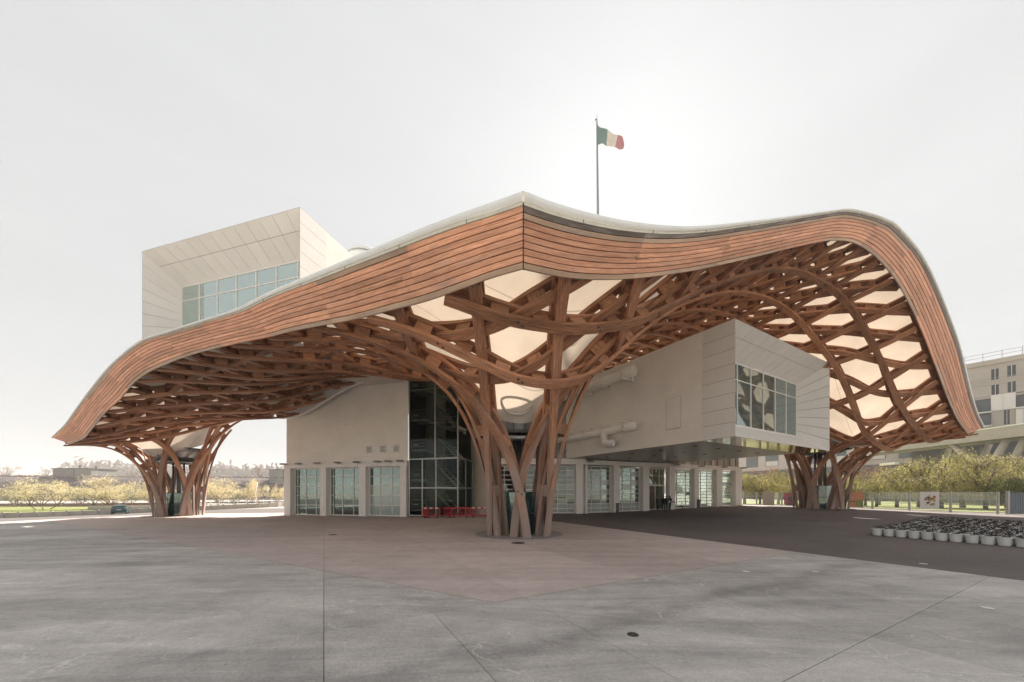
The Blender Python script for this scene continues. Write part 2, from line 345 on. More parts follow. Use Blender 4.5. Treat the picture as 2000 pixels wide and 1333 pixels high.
# ------------------------------------------------------------------ the ground
def g(x, y):
    """height of the paving: nearly level, with a low rise towards the entrance side"""
    x = np.asarray(x, float); y = np.asarray(y, float)
    t = np.clip((-x-42)/38, 0, 1)
    return (0.01*np.minimum(x, 0) - 0.9*t*t*(3-2*t)) * np.clip((y+5)/30, 0, 1) + 0.58*np.exp(-(((x-35)/15)**2 + ((y-45)/20)**2))
def gz(x, y): return float(g(x, y))

M['ground'] = mat('ground_base', (0.33, 0.31, 0.28), 0.9, 0, 0.2, 0.3)
M['grey_concrete'] = concrete_mat('grey_concrete', (0.36, 0.34, 0.325), (0.53, 0.502, 0.48), 0.75, 0.20, 0.32, stain=0.24)
M['brown_concrete'] = concrete_mat('brown_concrete', (0.42, 0.352, 0.332), (0.51, 0.435, 0.41), 0.0, 0.10, 0.15)
M['asphalt'] = concrete_mat('asphalt', (0.105, 0.089, 0.086), (0.14, 0.119, 0.114), 0.0, 0.22, 0.08)
M['joint_fill'] = mat('joint_fill', (0.11, 0.10, 0.095), 0.95)

def axis_values(lo, hi, near_lo, near_hi, step):
    v = list(np.arange(near_lo, near_hi+.01, step)); k = step
    x = near_lo
    while x > lo: k *= 1.5; x -= k; v.insert(0, x)
    x = near_hi; k = step
    while x < hi: k *= 1.5; x += k; v.append(x)
    return np.array(v)
gx = axis_values(-2500, 2500, -100, 70, 2.5); gy = axis_values(-2500, 2500, -10, 80, 2.5)
GX, GY = np.meshgrid(gx, gy); GZ = g(GX, GY) - 0.035
me = bpy.data.meshes.new('ground'); nx, ny = len(gx), len(gy)
me.from_pydata(np.stack([GX, GY, GZ], -1).reshape(-1, 3).tolist(), [], [(j*nx+i, j*nx+i+1, (j+1)*nx+i+1, (j+1)*nx+i) for j in range(ny-1) for i in range(nx-1)])
me.materials.append(M['ground']); me.polygons.foreach_set('use_smooth', [True]*len(me.polygons))
ground = tag(link('ground', me), kind='structure')

def clip_poly(poly, n, d):
    """keep the side n.p <= d of a convex 2-D polygon"""
    out = []
    for i, p in enumerate(poly):
        q = poly[(i+1) % len(poly)]; a = n[0]*p[0]+n[1]*p[1]-d; b = n[0]*q[0]+n[1]*q[1]-d
        if a <= 0: out.append(p)
        if a*b < 0:
            t = a/(a-b); out.append((p[0]+(q[0]-p[0])*t, p[1]+(q[1]-p[1])*t))
    return out
def sheet(name, poly, m, parent, dz=0.0, cut=2.5, thick=0.034):
    bm = bmesh.new()
    f = bm.faces.new([bm.verts.new((x, y, 0)) for x, y in poly])
    xs = [p[0] for p in poly]; ys = [p[1] for p in poly]
    for k in np.arange(math.ceil(min(xs)/cut)*cut, max(xs), cut):
        bmesh.ops.bisect_plane(bm, geom=bm.verts[:]+bm.edges[:]+bm.faces[:], plane_co=(k, 0, 0), plane_no=(1, 0, 0))
    for k in np.arange(math.ceil(min(ys)/cut)*cut, max(ys), cut):
        bmesh.ops.bisect_plane(bm, geom=bm.verts[:]+bm.edges[:]+bm.faces[:], plane_co=(0, k, 0), plane_no=(0, 1, 0))
    bmesh.ops.recalc_face_normals(bm, faces=bm.faces[:])
    if bm.faces[:][0].normal.z < 0: bmesh.ops.reverse_faces(bm, faces=bm.faces[:])
    be = [e for e in bm.edges if e.is_boundary]
    r = bmesh.ops.extrude_edge_only(bm, edges=be)
    for v in bm.verts: v.co.z = gz(v.co.x, v.co.y)+dz
    for v in [x for x in r['geom'] if isinstance(x, bmesh.types.BMVert)]: v.co.z -= thick
    me = bpy.data.meshes.new(name); bm.to_mesh(me); bm.free(); me.materials.append(m)
    return link(name, me, parent)

UR, VR = (0.8798, 0.4754), (-0.4754, 0.8798)          # paving axes, parallel to the canopy's front edge
WN = (0.51, 0.86); W0 = WN[0]*-0.1+WN[1]*7.4
VB, UB = 6.85, 16.7
BOX = [(-62, -9), (36, -9), (36, 46), (-62, 46)]
plaza = tag(sheet('plaza', [(-110, -9.2), (75, -9.2), (75, 62), (-110, 62)], M['joint_fill'], None, dz=-0.016, thick=0.012), kind='structure')
def slab_cells(us, vs, extra, m, gap=0.0055):
    n = 0
    for u0, u1 in zip(us, us[1:]):
        for v0, v1 in zip(vs, vs[1:]):
            P = BOX
            for nrm, d in [((-UR[0], -UR[1]), -(u0+gap)), (UR, u1-gap), ((-VR[0], -VR[1]), -(v0+gap)), (VR, v1-gap)]+extra:
                P = clip_poly(P, nrm, d)
                if len(P) < 3: break
            if len(P) < 3: continue
            a = abs(sum(P[i][0]*P[(i+1) % len(P)][1]-P[(i+1) % len(P)][0]*P[i][1] for i in range(len(P))))/2
            if a < .05: continue
            if max(p[1] for p in P) < 0: continue
            if all(abs(p[0]) > 1.75*max(p[1], 0)+3 for p in P): continue
            sheet('concrete_slab', P, m, plaza, thick=0.014); n += 1
    return n
us = [-64+4*k for k in range(16)]+[0, 1.92, 4, 8, 12, UB]
vs_near = [-26+4.1*k for k in range(7)]+[2.25, VB]
n1 = slab_cells(us, vs_near, [], M['grey_concrete'])
us2 = [-64+8*k for k in range(8)]+[0, 4, 8, 12, UB]
n2 = slab_cells(us2, [VB, 16, 26, 38, 60], [(WN, W0-.012)], M['grey_concrete'])
n3 = slab_cells([-40+4*k for k in range(10)]+[0, 4, 8, 12, UB], [VB, 21, 36, 60], [((-WN[0], -WN[1]), -(W0+.022)), ((-VR[0], -VR[1]), -(VB+.028))], M['brown_concrete'])
P = [(-9, -9), (74, -9), (74, 61), (-9, 61)]
P = clip_poly(P, (-UR[0], -UR[1]), -(UB+.012))
asph = tag(sheet('asphalt', P, M['asphalt'], None, dz=-0.002, thick=0.012), kind='structure')
print('slabs', n1, n2, n3)

# ------------------------------------------------------------------ the canopy's surface
FX, FY, S, MS = 0.3, 10.5, 3.15, 0.53
def tps_fit(P, V, lam=0.0):
    P = np.asarray(P, float); V = np.asarray(V, float); n = len(P)
    d2 = ((P[:, None]-P[None])**2).sum(-1); K = np.where(d2 > 0, d2*np.log(np.maximum(d2, 1e-12))/2, 0) + lam*np.eye(n)
    A = np.zeros((n+3, n+3)); A[:n, :n] = K; A[:n, n] = 1; A[:n, n+1:] = P; A[n, :n] = 1; A[n+1:, :n] = P.T
    b = np.zeros((n+3,)+V.shape[1:]); b[:n] = V
    return P, np.linalg.solve(A, b)
def tps_eval(fit, Q):
    P, w = fit; Q = np.asarray(Q, float); out = []
    for i in range(0, len(Q), 4000):
        q = Q[i:i+4000]; d2 = ((q[:, None]-P[None])**2).sum(-1)
        K = np.where(d2 > 0, d2*np.log(np.maximum(d2, 1e-12))/2, 0)
        out.append(K @ w[:len(P)] + w[len(P)] + q @ w[len(P)+1:])
    return np.concatenate(out)
_tab = np.linspace(-8, 70, 1561)
def _sm(x): x = np.clip(x, 0, 1); return x*x*(3-2*x)
_pa = np.cumsum(S-0.85*_sm((_tab-4.5)/3.5))*(_tab[1]-_tab[0]); _pa -= np.interp(0, _tab, _pa)
_pb = np.cumsum(S-0.35*_sm((_tab-4.5)/3.5))*(_tab[1]-_tab[0]); _pb -= np.interp(0, _tab, _pb)
def base(a, b):
    """lattice coordinates -> plan; the mesh tightens towards both tips"""
    p, q = np.interp(a, _tab, _pa), np.interp(b, _tab, _pb)
    return np.stack([FX+p-q, FY+MS*(p+q)], -1)

# pillars: lattice hexagon (a, b), centre, tangent radius of the six cut lines, outer radius at the foot
PIL = [dict(ab=(3.5, 3.5), c=(0.40, 20.2), t=1.90, r=2.05, c0=.86),
       dict(ab=(3.5, 16.5), c=(-40.2, 42.0), t=2.40, r=2.60, c0=.72),
       dict(ab=(17.5, 3.5), c=(35.4, 40.0), t=2.22, r=2.42, c0=.86)]
cp, cv = [], []
for k in range(0, 24, 2):
    for ab in ((k, 0), (0, k)):
        cp.append(base(*map(float, ab))); cv.append((0, 0))
for ab in ((8, 8), (13, 12), (18, 16), (24, 8), (8, 20), (32, 10), (10, 26), (10, 5.5), (5.5, 10), (25, 4), (4, 21.5)):
    cp.append(base(*map(float, ab))); cv.append((0, 0))
for p in PIL:
    b0 = base(*p['ab']); c = np.array(p['c']); 
    cp.append(b0); cv.append(c-b0)
    for (da, db), ang in (((1, 0), 30), ((1, 1), 90), ((0, 1), 150), ((-1, 0), 210), ((-1, -1), 270), ((0, -1), 330)):
        bq = base(p['ab'][0]+.58*da, p['ab'][1]+.58*db); tgt = c+.58*2.309*p['t']*np.array([math.cos(R(ang)), math.sin(R(ang))])
        cp.append(bq); cv.append(tgt-bq)
WARP = tps_fit(cp, cv, 0.02)
def plan(a, b):
    q = base(np.asarray(a, float), np.asarray(b, float)).reshape(-1, 2)
    return q + tps_eval(WARP, q)

def on_edge(px, py):
    """pixel -> point on the vertical plane of a front edge"""
    k = (px-1000)/FPX
    D = (FY-MS*FX)/(1-MS*k) if px > 1021 else (FY+MS*FX)/(1+MS*k)
    return (k*D, D, CAMZ+(962-py)/FPX*D)
FL_BOT = [(1022, 527), (960, 545), (900, 567), (830, 591), (760, 609), (692, 626), (620, 639), (560, 651), (530, 659), (455, 674), (380, 693), (330, 711), (290, 729), (262, 750), (236, 780), (207, 807), (180, 840), (166, 856), (140, 868)]
FL_TOP = [(1022, 403), (960, 424), (900, 443), (830, 468), (760, 495), (692, 521), (620, 549), (560, 571), (515, 590), (470, 611), (400, 632), (330, 653), (278, 671), (230, 708), (200, 740), (172, 775), (150, 805), (130, 832), (104, 856)]
FR_BOT = [(1022, 528), (1070, 538), (1120, 546), (1190, 548), (1255, 544), (1310, 537), (1360, 529), (1420, 516), (1480, 502), (1540, 487), (1600, 474), (1632, 471), (1670, 477), (1712, 506), (1748, 548), (1775, 596), (1799, 647), (1820, 701), (1838, 749), (1850, 780), (1867, 818), (1889, 848)]
FR_TOP = [(1022, 403), (1080, 423), (1150, 441), (1220, 453), (1300, 459), (1370, 456), (1450, 445), (1510, 436), (1560, 428), (1610, 420), (1655, 415), (1700, 424), (1722, 432), (1745, 444), (1781, 482), (1803, 514), (1822, 552), (1850, 620), (1871, 680), (1892, 765), (1906, 810), (1919, 836)]
def spline(pts, n):
    """Catmull-Rom through 3-D points, n samples evenly by length"""
    P = np.array(pts, float); P = np.vstack([2*P[0]-P[1], P, 2*P[-1]-P[-2]]); out = []
    for i in range(1, len(P)-2):
        for t in np.linspace(0, 1, 12, endpoint=False):
            a, b, c, d = P[i-1:i+3]
            out.append(.5*((2*b)+(-a+c)*t+(2*a-5*b+4*c-d)*t*t+(-a+3*b-3*c+d)*t**3))
    out.append(P[-2]); out = np.array(out)
    L = np.concatenate([[0], np.cumsum(np.linalg.norm(np.diff(out, axis=0), axis=1))])
    q = np.linspace(0, L[-1], n); return np.stack([np.interp(q, L, out[:, k]) for k in range(3)], -1)
EDGE = {}
for nm, B, T in (('FL', FL_BOT, FL_TOP), ('FR', FR_BOT, FR_TOP)):
    EDGE[nm] = (spline([on_edge(*p) for p in B], 161), spline([on_edge(*p) for p in T], 161))
XL, XR = EDGE['FL'][1][-1][0], EDGE['FR'][1][-1][0]

def funnel(X, Y):
    h = np.ones_like(X)
    for p in PIL:
        rho = np.hypot(X-p['c'][0], Y-p['c'][1]); k = p['r']/2.12
        x = (rho-p['r'])/k
        h = h*np.where(x > 0, 1-np.exp(-p['c0']*x-.35*(1-np.exp(-np.maximum(x, 0)/.2))), 2.4*x)
    return h
ctl, cz = [], []
def add_ctl(x, y, z):
    h = float(funnel(np.array([x]), np.array([y]))[0]); gg = gz(x, y)
    if h < .3: return
    ctl.append((x, y)); cz.append(gg+(z-gg)/h)
for nm in ('FL', 'FR'):
    for p in EDGE[nm][0][::5]: add_ctl(*p)
# two lattice lines read off behind the right-hand front edge
def along_line(beta, pix):
    a = np.linspace(-2, 36, 2000); P = plan(a, np.full_like(a, beta)); px = 1000+FPX*P[:, 0]/np.maximum(P[:, 1], .1)
    for x, y in pix:
        i = int(np.argmin(np.abs(px-x))); add_ctl(P[i, 0], P[i, 1], CAMZ+(962-y)/FPX*P[i, 1])
along_line(1.0, [(930, 610), (1000, 630), (1050, 638), (1105, 644), (1180, 642), (1270, 622), (1360, 576), (1435, 547), (1510, 530), (1555, 533), (1600, 553), (1640, 580), (1670, 616), (1700, 667), (1724, 712), (1754, 780), (1778, 820), (1800, 848)])
along_line(2.0, [(1000, 740), (1075, 753), (1150, 738), (1240, 664), (1330, 600), (1420, 575), (1510, 592), (1544, 614), (1580, 650), (1607, 685), (1634, 722), (1658, 772), (1685, 839), (1709, 865)])
for q in [(14.1, 39, 18.6), (10.5, 47, 18.6), (22, 40, 17.0), (20, 50, 17), (6, 34, 16.2), (4, 28, 13.2), (0, 30, 12.8), (-8, 27.5, 11.2),
          (46.5, 44, 9.2), (46.5, 54, 9.6), (34, 50, 12.0), (28, 58, 15),
          (-14, 31, 12.9), (-17.5, 34, 13.2), (-21, 33, 11.6), (-24.3, 37, 10.4), (-30, 36, 9.8), (-31, 47, 14.0), (-26, 52, 16), (-45, 42, 7.6), (-44.5, 54, 13.5), (-34, 58, 18), (-26, 30.5, 10.3), (-9, 21, 10.9), (-18, 26, 10.8)]:
    add_ctl(*q)
ZS = tps_fit(ctl, cz, 0.05)
def zsurf(X, Y):
    X = np.asarray(X, float); Y = np.asarray(Y, float); sh = X.shape
    zs = tps_eval(ZS, np.stack([X.ravel(), Y.ravel()], -1)).reshape(sh); gg = g(X, Y)
    return gg+(zs-gg)*funnel(X, Y)
def normal(X, Y, e=0.03):
    zx = (zsurf(X+e, Y)-zsurf(X-e, Y))/(2*e); zy = (zsurf(X, Y+e)-zsurf(X, Y-e))/(2*e)
    n = np.stack([-zx, -zy, np.ones_like(zx)], -1); return n/np.linalg.norm(n, axis=-1, keepdims=True)
# opening where the halls come up through the canopy
HA = np.array([-26.2, 40.5]); HE = np.array([0.9605, -0.2783]); HN = np.array([0.2783, 0.9605])
def in_hole(X, Y):
    u = (X-HA[0])*HE[0]+(Y-HA[1])*HE[1]; v = (X-HA[0])*HN[0]+(Y-HA[1])*HN[1]
    return (v > -1.3) & (u > -4.5) & (u < 30.5) & (np.hypot(X-PIL[1]['c'][0], Y-PIL[1]['c'][1]) > 6.5)
def xr_at(Y):
    """the side edge drifts inward behind the near tip"""
    return XR-0.45*np.maximum(np.asarray(Y, float)-36.6, 0)
def lifted(X, Y):
    """behind the far-left trunk the canopy only goes on where it has risen again"""
    X = np.asarray(X, float); Y = np.asarray(Y, float); far = (X < -15) & (Y > 46); out = np.ones(X.shape, bool)
    if far.any(): out[far] = (zsurf(X[far], Y[far])-CAMZ)/Y[far] > 0.236
    return out
def inside_edges(X, Y, margin):
    d1 = (Y-(FY+MS*(X-FX)))*0.8836; d2 = (Y-(FY-MS*(X-FX)))*0.8836
    return (d1 > margin) & (d2 > margin) & (X > XL+1.05) & (X < xr_at(Y)-1.05)
def in_domain(X, Y, margin=0.22):
    d1 = (Y-(FY+MS*(X-FX)))*0.8836; d2 = (Y-(FY-MS*(X-FX)))*0.8836
    return (d1 > margin) & (d2 > margin) & (X > XL+1.4+min(0, margin)) & (X < xr_at(Y)-1.3-min(0, margin)) & (Y < 62) & ~in_hole(X, Y) & lifted(X, Y)

# ------------------------------------------------------------------ the canopy: beams, blocks, membrane, edge planks
canopy = thing('timber_canopy', 'wavy hexagonal timber lattice roof with white membrane on tree-like trunks', 'canopy', (0.4, 20.2, 0))
BW, BH = 0.42, 0.165
LAYERS = {0: (0.0, 0.57), 1: (0.38, 0.95), 2: (0.19, 0.76)}
def line_ab(fam, k, t):
    if fam == 0: return t, np.full_like(t, k)
    if fam == 1: return np.full_like(t, k), t
    return t/2+(k+.5)/2, t/2-(k+.5)/2
def runs(mask):
    idx = np.flatnonzero(mask)
    if len(idx) == 0: return []
    return [c for c in np.split(idx, np.flatnonzero(np.diff(idx) > 1)+1) if len(c) > 3]
def sweep(P, N, w, o, h):
    T = np.gradient(P, axis=0); T /= np.linalg.norm(T, axis=1, keepdims=True)
    N = N-(N*T).sum(1, keepdims=True)*T; N /= np.linalg.norm(N, axis=1, keepdims=True)
    B = np.cross(T, N); L = np.concatenate([[0], np.cumsum(np.linalg.norm(np.diff(P, axis=0), axis=1))])
    n = len(P); C = [P-B*w/2+N*o, P+B*w/2+N*o, P+B*w/2+N*(o+h), P-B*w/2+N*(o+h)]
    mb = MB(); V = np.stack(C, 1).reshape(-1, 3); mb.v = V.tolist()
    us_ = [0, w, w+h, 2*w+h, 2*w+2*h]
    for i in range(n-1):
        for j in range(4):
            j2 = (j+1) % 4; mb.f.append((i*4+j, i*4+j2, (i+1)*4+j2, (i+1)*4+j))
            mb.uv += [(L[i], us_[j]), (L[i], us_[j+1]), (L[i+1], us_[j+1]), (L[i+1], us_[j])]
    mb.f.append((3, 2, 1, 0)); mb.f.append(tuple(4*(n-1)+j for j in range(4))); mb.uv += [(0, 0)]*8
    return mb
beams, blocks = [], []
for fam in range(3):
    rngk = range(0, 46) if fam < 2 else range(-20, 26)
    for k in rngk:
        t = np.arange(-1.5 if fam < 2 else -2, 48 if fam < 2 else 60, 0.01)
        a, b = line_ab(fam, float(k), t)
        Pq = plan(a, b); X, Y = Pq[:, 0], Pq[:, 1]
        mask = in_domain(X, Y, -1.7)
        if not mask.any(): continue
        Z = np.full(len(t), -9.0); Z[mask] = zsurf(X[mask], Y[mask])
        mask &= Z > g(X, Y)-0.25
        for c in runs(mask):
            P = np.stack([X[c], Y[c], Z[c]], -1)
            L = np.concatenate([[0], np.cumsum(np.linalg.norm(np.diff(P, axis=0), axis=1))])
            if L[-1] < 1.2: continue
            near = P[:, 1].min(); ds = 0.4 if near < 30 else 0.6
            q = np.linspace(0, L[-1], max(4, int(L[-1]/ds)+1))
            Q = np.stack([np.interp(q, L, P[:, j]) for j in range(3)], -1)
            N = normal(Q[:, 0], Q[:, 1])
            for o in LAYERS[fam]:
                qf = np.linspace(0, L[-1], max(8, int(L[-1]/.08))); F_ = np.stack([np.interp(qf, L, P[:, j]) for j in range(3)], -1)
                Nf = normal(F_[:, 0], F_[:, 1]); C_ = F_+Nf*(o+BH/2)
                for cc in runs(inside_edges(C_[:, 0], C_[:, 1], .14)):
                    l0, l1 = qf[cc[0]], qf[cc[-1]]
                    if l1-l0 < 1.0: continue
                    qq = np.linspace(l0, l1, max(4, int((l1-l0)/ds)+1)); Q = np.stack([np.interp(qq, L, P[:, j]) for j in range(3)], -1)
                    beams.append((float(np.min(np.linalg.norm(Q-np.array([0, 0, CAMZ]), axis=1))/max(l1-l0, 3)), sweep(Q, normal(Q[:, 0], Q[:, 1]), BW, o, BH)))
            # shear blocks between the two layers, midway between nodes
            tc = t[c]; ph = 0.25 if fam < 2 else 0.5
            st = 0.5 if fam < 2 else 1.0
            mids = np.arange(math.ceil((tc[0]-ph)/st)*st+ph, tc[-1], st)
            for m_ in mids:
                lm = np.interp(m_, tc, L)
                if lm < .8 or lm > L[-1]-.8: continue
                xm, ym = np.interp(lm, L, P[:, 0]), np.interp(lm, L, P[:, 1])
                if not inside_edges(xm, ym, .75): continue
                pts = np.stack([np.interp([lm-.1, lm, lm+.1], L, P[:, j]) for j in range(3)], -1)
                T = pts[2]-pts[0]; T /= np.linalg.norm(T)
                blocks.append((float(np.linalg.norm(pts[1]-np.array([0, 0, CAMZ]))), pts[1], T, fam))
beams.sort(key=lambda q: q[0])
rest = MB()
for i, (d, mb) in enumerate(beams):
    if i < 298: mb.build('timber_beam', M['wood'], canopy)
    else:
        n = len(rest.v); rest.v += mb.v; rest.f += [tuple(n+j for j in f) for f in mb.f]; rest.uv += mb.uv
if rest.v: tag(rest.build('far_beams', M['wood'], canopy), kind='stuff')
blocks.sort(key=lambda q: q[0])
BN = normal(np.array([q[1][0] for q in blocks]), np.array([q[1][1] for q in blocks]))
ub = MB(); ub.frame_box((0, 0, 0), (.5, 0, 0), (0, .5, 0), (0, 0, .5)); ub.uv = [(u*.8, v*.4) for u, v in ub.uv]
block_me = ub.mesh('shear_block', M['wood']); rest = MB()
for i, (d, p, T, fam) in enumerate(blocks):
    N = BN[i]; N = N-N.dot(T)*T; N /= np.linalg.norm(N); B = np.cross(N, T)
    lo = LAYERS[fam][0]+BH-.004; hi = LAYERS[fam][1]+.004; c = p+N*(lo+hi)/2; h = hi-lo
    if i < 298:
        o = bpy.data.objects.new('shear_block', block_me); COL.objects.link(o); o.parent = canopy
        o.matrix_parent_inverse = world_of(canopy).inverted()
        o.matrix_basis = Matrix(((T[0]*.66, B[0]*.33, N[0]*h, c[0]), (T[1]*.66, B[1]*.33, N[1]*h, c[1]), (T[2]*.66, B[2]*.33, N[2]*h, c[2]), (0, 0, 0, 1)))
    else: rest.frame_box(c, T*.33, B*.165, N*h/2)
if rest.v: tag(rest.build('far_shear_blocks', M['wood'], canopy), kind='stuff')
print('beams', len(beams), 'blocks', len(blocks))

bm_ = MB(); bm_.lathe([(.055, 0), (.055, -.02), (.03, -.03), (.005, -.03)], n=8); bolt_me = bm_.mesh('bolt', M['dark_steel']); nb_ = 0
for al in range(1, 12):
    for be in range(1, 12):
        if nb_ > 230: break
        q = plan(float(al), float(be)); X_, Y_ = q[:, 0], q[:, 1]
        if not bool(in_domain(X_, Y_, .4)[0]) or Y_[0] > 34: continue
        z_ = zsurf(X_, Y_)
        if z_[0] < gz(X_[0], Y_[0])+1: continue
        n_ = normal(X_, Y_)[0]; q2 = plan(al+.05, float(be)); t_ = np.array([q2[0, 0]-X_[0], q2[0, 1]-Y_[0], 0]); t_ -= t_.dot(n_)*n_; t_ /= np.linalg.norm(t_)
        b_ = np.cross(n_, t_)
        for u_ in (-.11, .11):
            o = bpy.data.objects.new('bolt', bolt_me); COL.objects.link(o); o.parent = canopy; o.matrix_parent_inverse = world_of(canopy).inverted(); c_ = np.array([X_[0], Y_[0], z_[0]])+t_*u_+b_*u_*.6
            o.matrix_basis = Matrix(((t_[0], b_[0], n_[0], c_[0]), (t_[1], b_[1], n_[1], c_[1]), (t_[2], b_[2], n_[2], c_[2]), (0, 0, 0, 1))); nb_ += 1
# membrane
def membrane_mat():
    m = bpy.data.materials.new('roof_membrane'); m.use_nodes = True
    nt = m.node_tree; N = nt.nodes; L = nt.links; N.clear()
    o = N.new('ShaderNodeOutputMaterial'); d = N.new('ShaderNodeBsdfDiffuse'); t = N.new('ShaderNodeBsdfTranslucent')
    geo = N.new('ShaderNodeNewGeometry'); mp = N.new('ShaderNodeMapping'); mp.inputs['Rotation'].default_value = (0, 0, R(-28)); L.new(geo.outputs['Position'], mp.inputs[0])
    wv = N.new('ShaderNodeTexWave'); wv.wave_type = 'BANDS'; wv.bands_direction = 'Y'; wv.inputs['Scale'].default_value = 0.105; wv.inputs['Distortion'].default_value = 0; L.new(mp.outputs[0], wv.inputs[0])
    cr = N.new('ShaderNodeMapRange'); cr.inputs[1].default_value = 0.0; cr.inputs[2].default_value = 0.0012; cr.inputs[3].default_value = 0.62; cr.inputs[4].default_value = 1.0; L.new(wv.outputs['Fac'], cr.inputs[0])
    ns = N.new('ShaderNodeTexNoise'); ns.inputs['Scale'].default_value = 0.7; ns.inputs['Detail'].default_value = 4; L.new(geo.outputs['Position'], ns.inputs[0])
    mr = N.new('ShaderNodeMapRange'); mr.inputs[1].default_value = .3; mr.inputs[2].default_value = .7; mr.inputs[3].default_value = .9; mr.inputs[4].default_value = 1.06; L.new(ns.outputs[0], mr.inputs[0])
    mu = N.new('ShaderNodeMath'); mu.operation = 'MULTIPLY'; L.new(cr.outputs[0], mu.inputs[0]); L.new(mr.outputs[0], mu.inputs[1])
    for sh, c in ((d, (0.70, 0.67, 0.62)), (t, (0.58, 0.50, 0.405))):
        vm = N.new('ShaderNodeVectorMath'); vm.operation = 'SCALE'; vm.inputs[0].default_value = c; L.new(mu.outputs[0], vm.inputs['Scale']); L.new(vm.outputs[0], sh.inputs[0])
    mx = N.new('ShaderNodeMixShader'); mx.inputs[0].default_value = 0.27; L.new(d.outputs[0], mx.inputs[1]); L.new(t.outputs[0], mx.inputs[2]); L.new(mx.outputs[0], o.inputs[0])
    return m
M['membrane'] = membrane_mat()
OFF = 1.55
mx_ = np.arange(XL, XR+.3, 0.6); my_ = np.arange(FY, 62, 0.6)
MX, MY = np.meshgrid(mx_, my_)
# lay the rows along the front edges so that no cells are cut
MYY = FY+MS*np.abs(MX-FX)+0.02+(MY-FY)
MZ = zsurf(MX, MYY); MN = normal(MX, MYY)
PT = np.stack([MX, MYY, MZ], -1)
k = np.clip((MYY-(FY+MS*np.abs(MX-FX)))/1.5, 0, 1)[..., None]
PT = PT+np.stack([MN[..., 0]*k[..., 0], MN[..., 1]*k[..., 0], MN[..., 2]], -1)*OFF
near_p = np.zeros_like(MX, bool)
for p in PIL: 
    dx_, dy_ = MX-p['c'][0], MYY-p['c'][1]; rh = np.hypot(dx_, dy_); Rc = p['r']*2.6; near_p |= rh < Rc-.9
    sn = (rh >= Rc-.9) & (rh < Rc+.12); f_ = Rc/np.maximum(rh, .1); SX, SY = p['c'][0]+dx_*f_, p['c'][1]+dy_*f_; sz = zsurf(SX, SY); SN = normal(SX, SY)
    PT[sn] = (np.stack([SX, SY, sz], -1)+SN*OFF)[sn]
MU = (MX-HA[0])*HE[0]+(MYY-HA[1])*HE[1]
ok = ~near_p & (MX < xr_at(MYY)-.5) & (MYY < 64) & lifted(MX, MYY) & (~in_hole(MX, MYY) | (MU > 3) | ((MZ+OFF-CAMZ)/MYY > 0.222))  # unseen membrane kept over the hall opening to block sun patches
nxm = len(mx_); idx = -np.ones(MX.size, int); used = ok.ravel(); 
faces = []
okr = ok
for j in range(MX.shape[0]-1):
    for i in range(nxm-1):
        if okr[j, i] and okr[j, i+1] and okr[j+1, i] and okr[j+1, i+1]: faces.append((j*nxm+i, j*nxm+i+1, (j+1)*nxm+i+1, (j+1)*nxm+i))
mb = MB(); mb.v = PT.reshape(-1, 3).tolist(); mb.f = faces; mb.uv = [(0, 0)]*(4*len(faces))
mem = mb.build('roof_membrane', M['membrane'], canopy, True)
for p in PIL:
    rr = np.concatenate([np.linspace(p['r']*1.13, p['r']*1.5, 9), np.linspace(p['r']*1.62, p['r']*2.6, 9)]); th = np.linspace(0, 2*math.pi, 61)[:-1]
    RR, TH = np.meshgrid(rr, th, indexing='ij'); X = p['c'][0]+RR*np.cos(TH); Y = p['c'][1]+RR*np.sin(TH)
    Z = zsurf(X, Y); keep = in_domain(X, Y, 0.02); N = normal(X, Y)
    Q = np.stack([X, Y, Z], -1)+N*OFF; hi = (Q[..., 2] > gz(*p['c'])+6.1*(p['r']/2.12)**.6).all(axis=1); keep &= hi[:, None]; p['keep'] = keep
    f = [(i*60+j, i*60+(j+1) % 60, (i+1)*60+(j+1) % 60, (i+1)*60+j) for i in range(len(rr)-1) for j in range(60) if keep[i, j] and keep[i+1, j] and keep[i, (j+1) % 60] and keep[i+1, (j+1) % 60]]
    mb = MB(); mb.v = Q.reshape(-1, 3).tolist(); mb.f = f; mb.uv = [(0, 0)]*(4*len(f)); mb.build('membrane_funnel', M['membrane'], canopy, True)
    i0 = int(np.argmax(hi)); p['neck'] = (float(np.hypot(Q[i0, :, 0]-p['c'][0], Q[i0, :, 1]-p['c'][1]).mean()), float(Q[i0, :, 2].mean()))
print('neck', [p['neck'] for p in PIL])

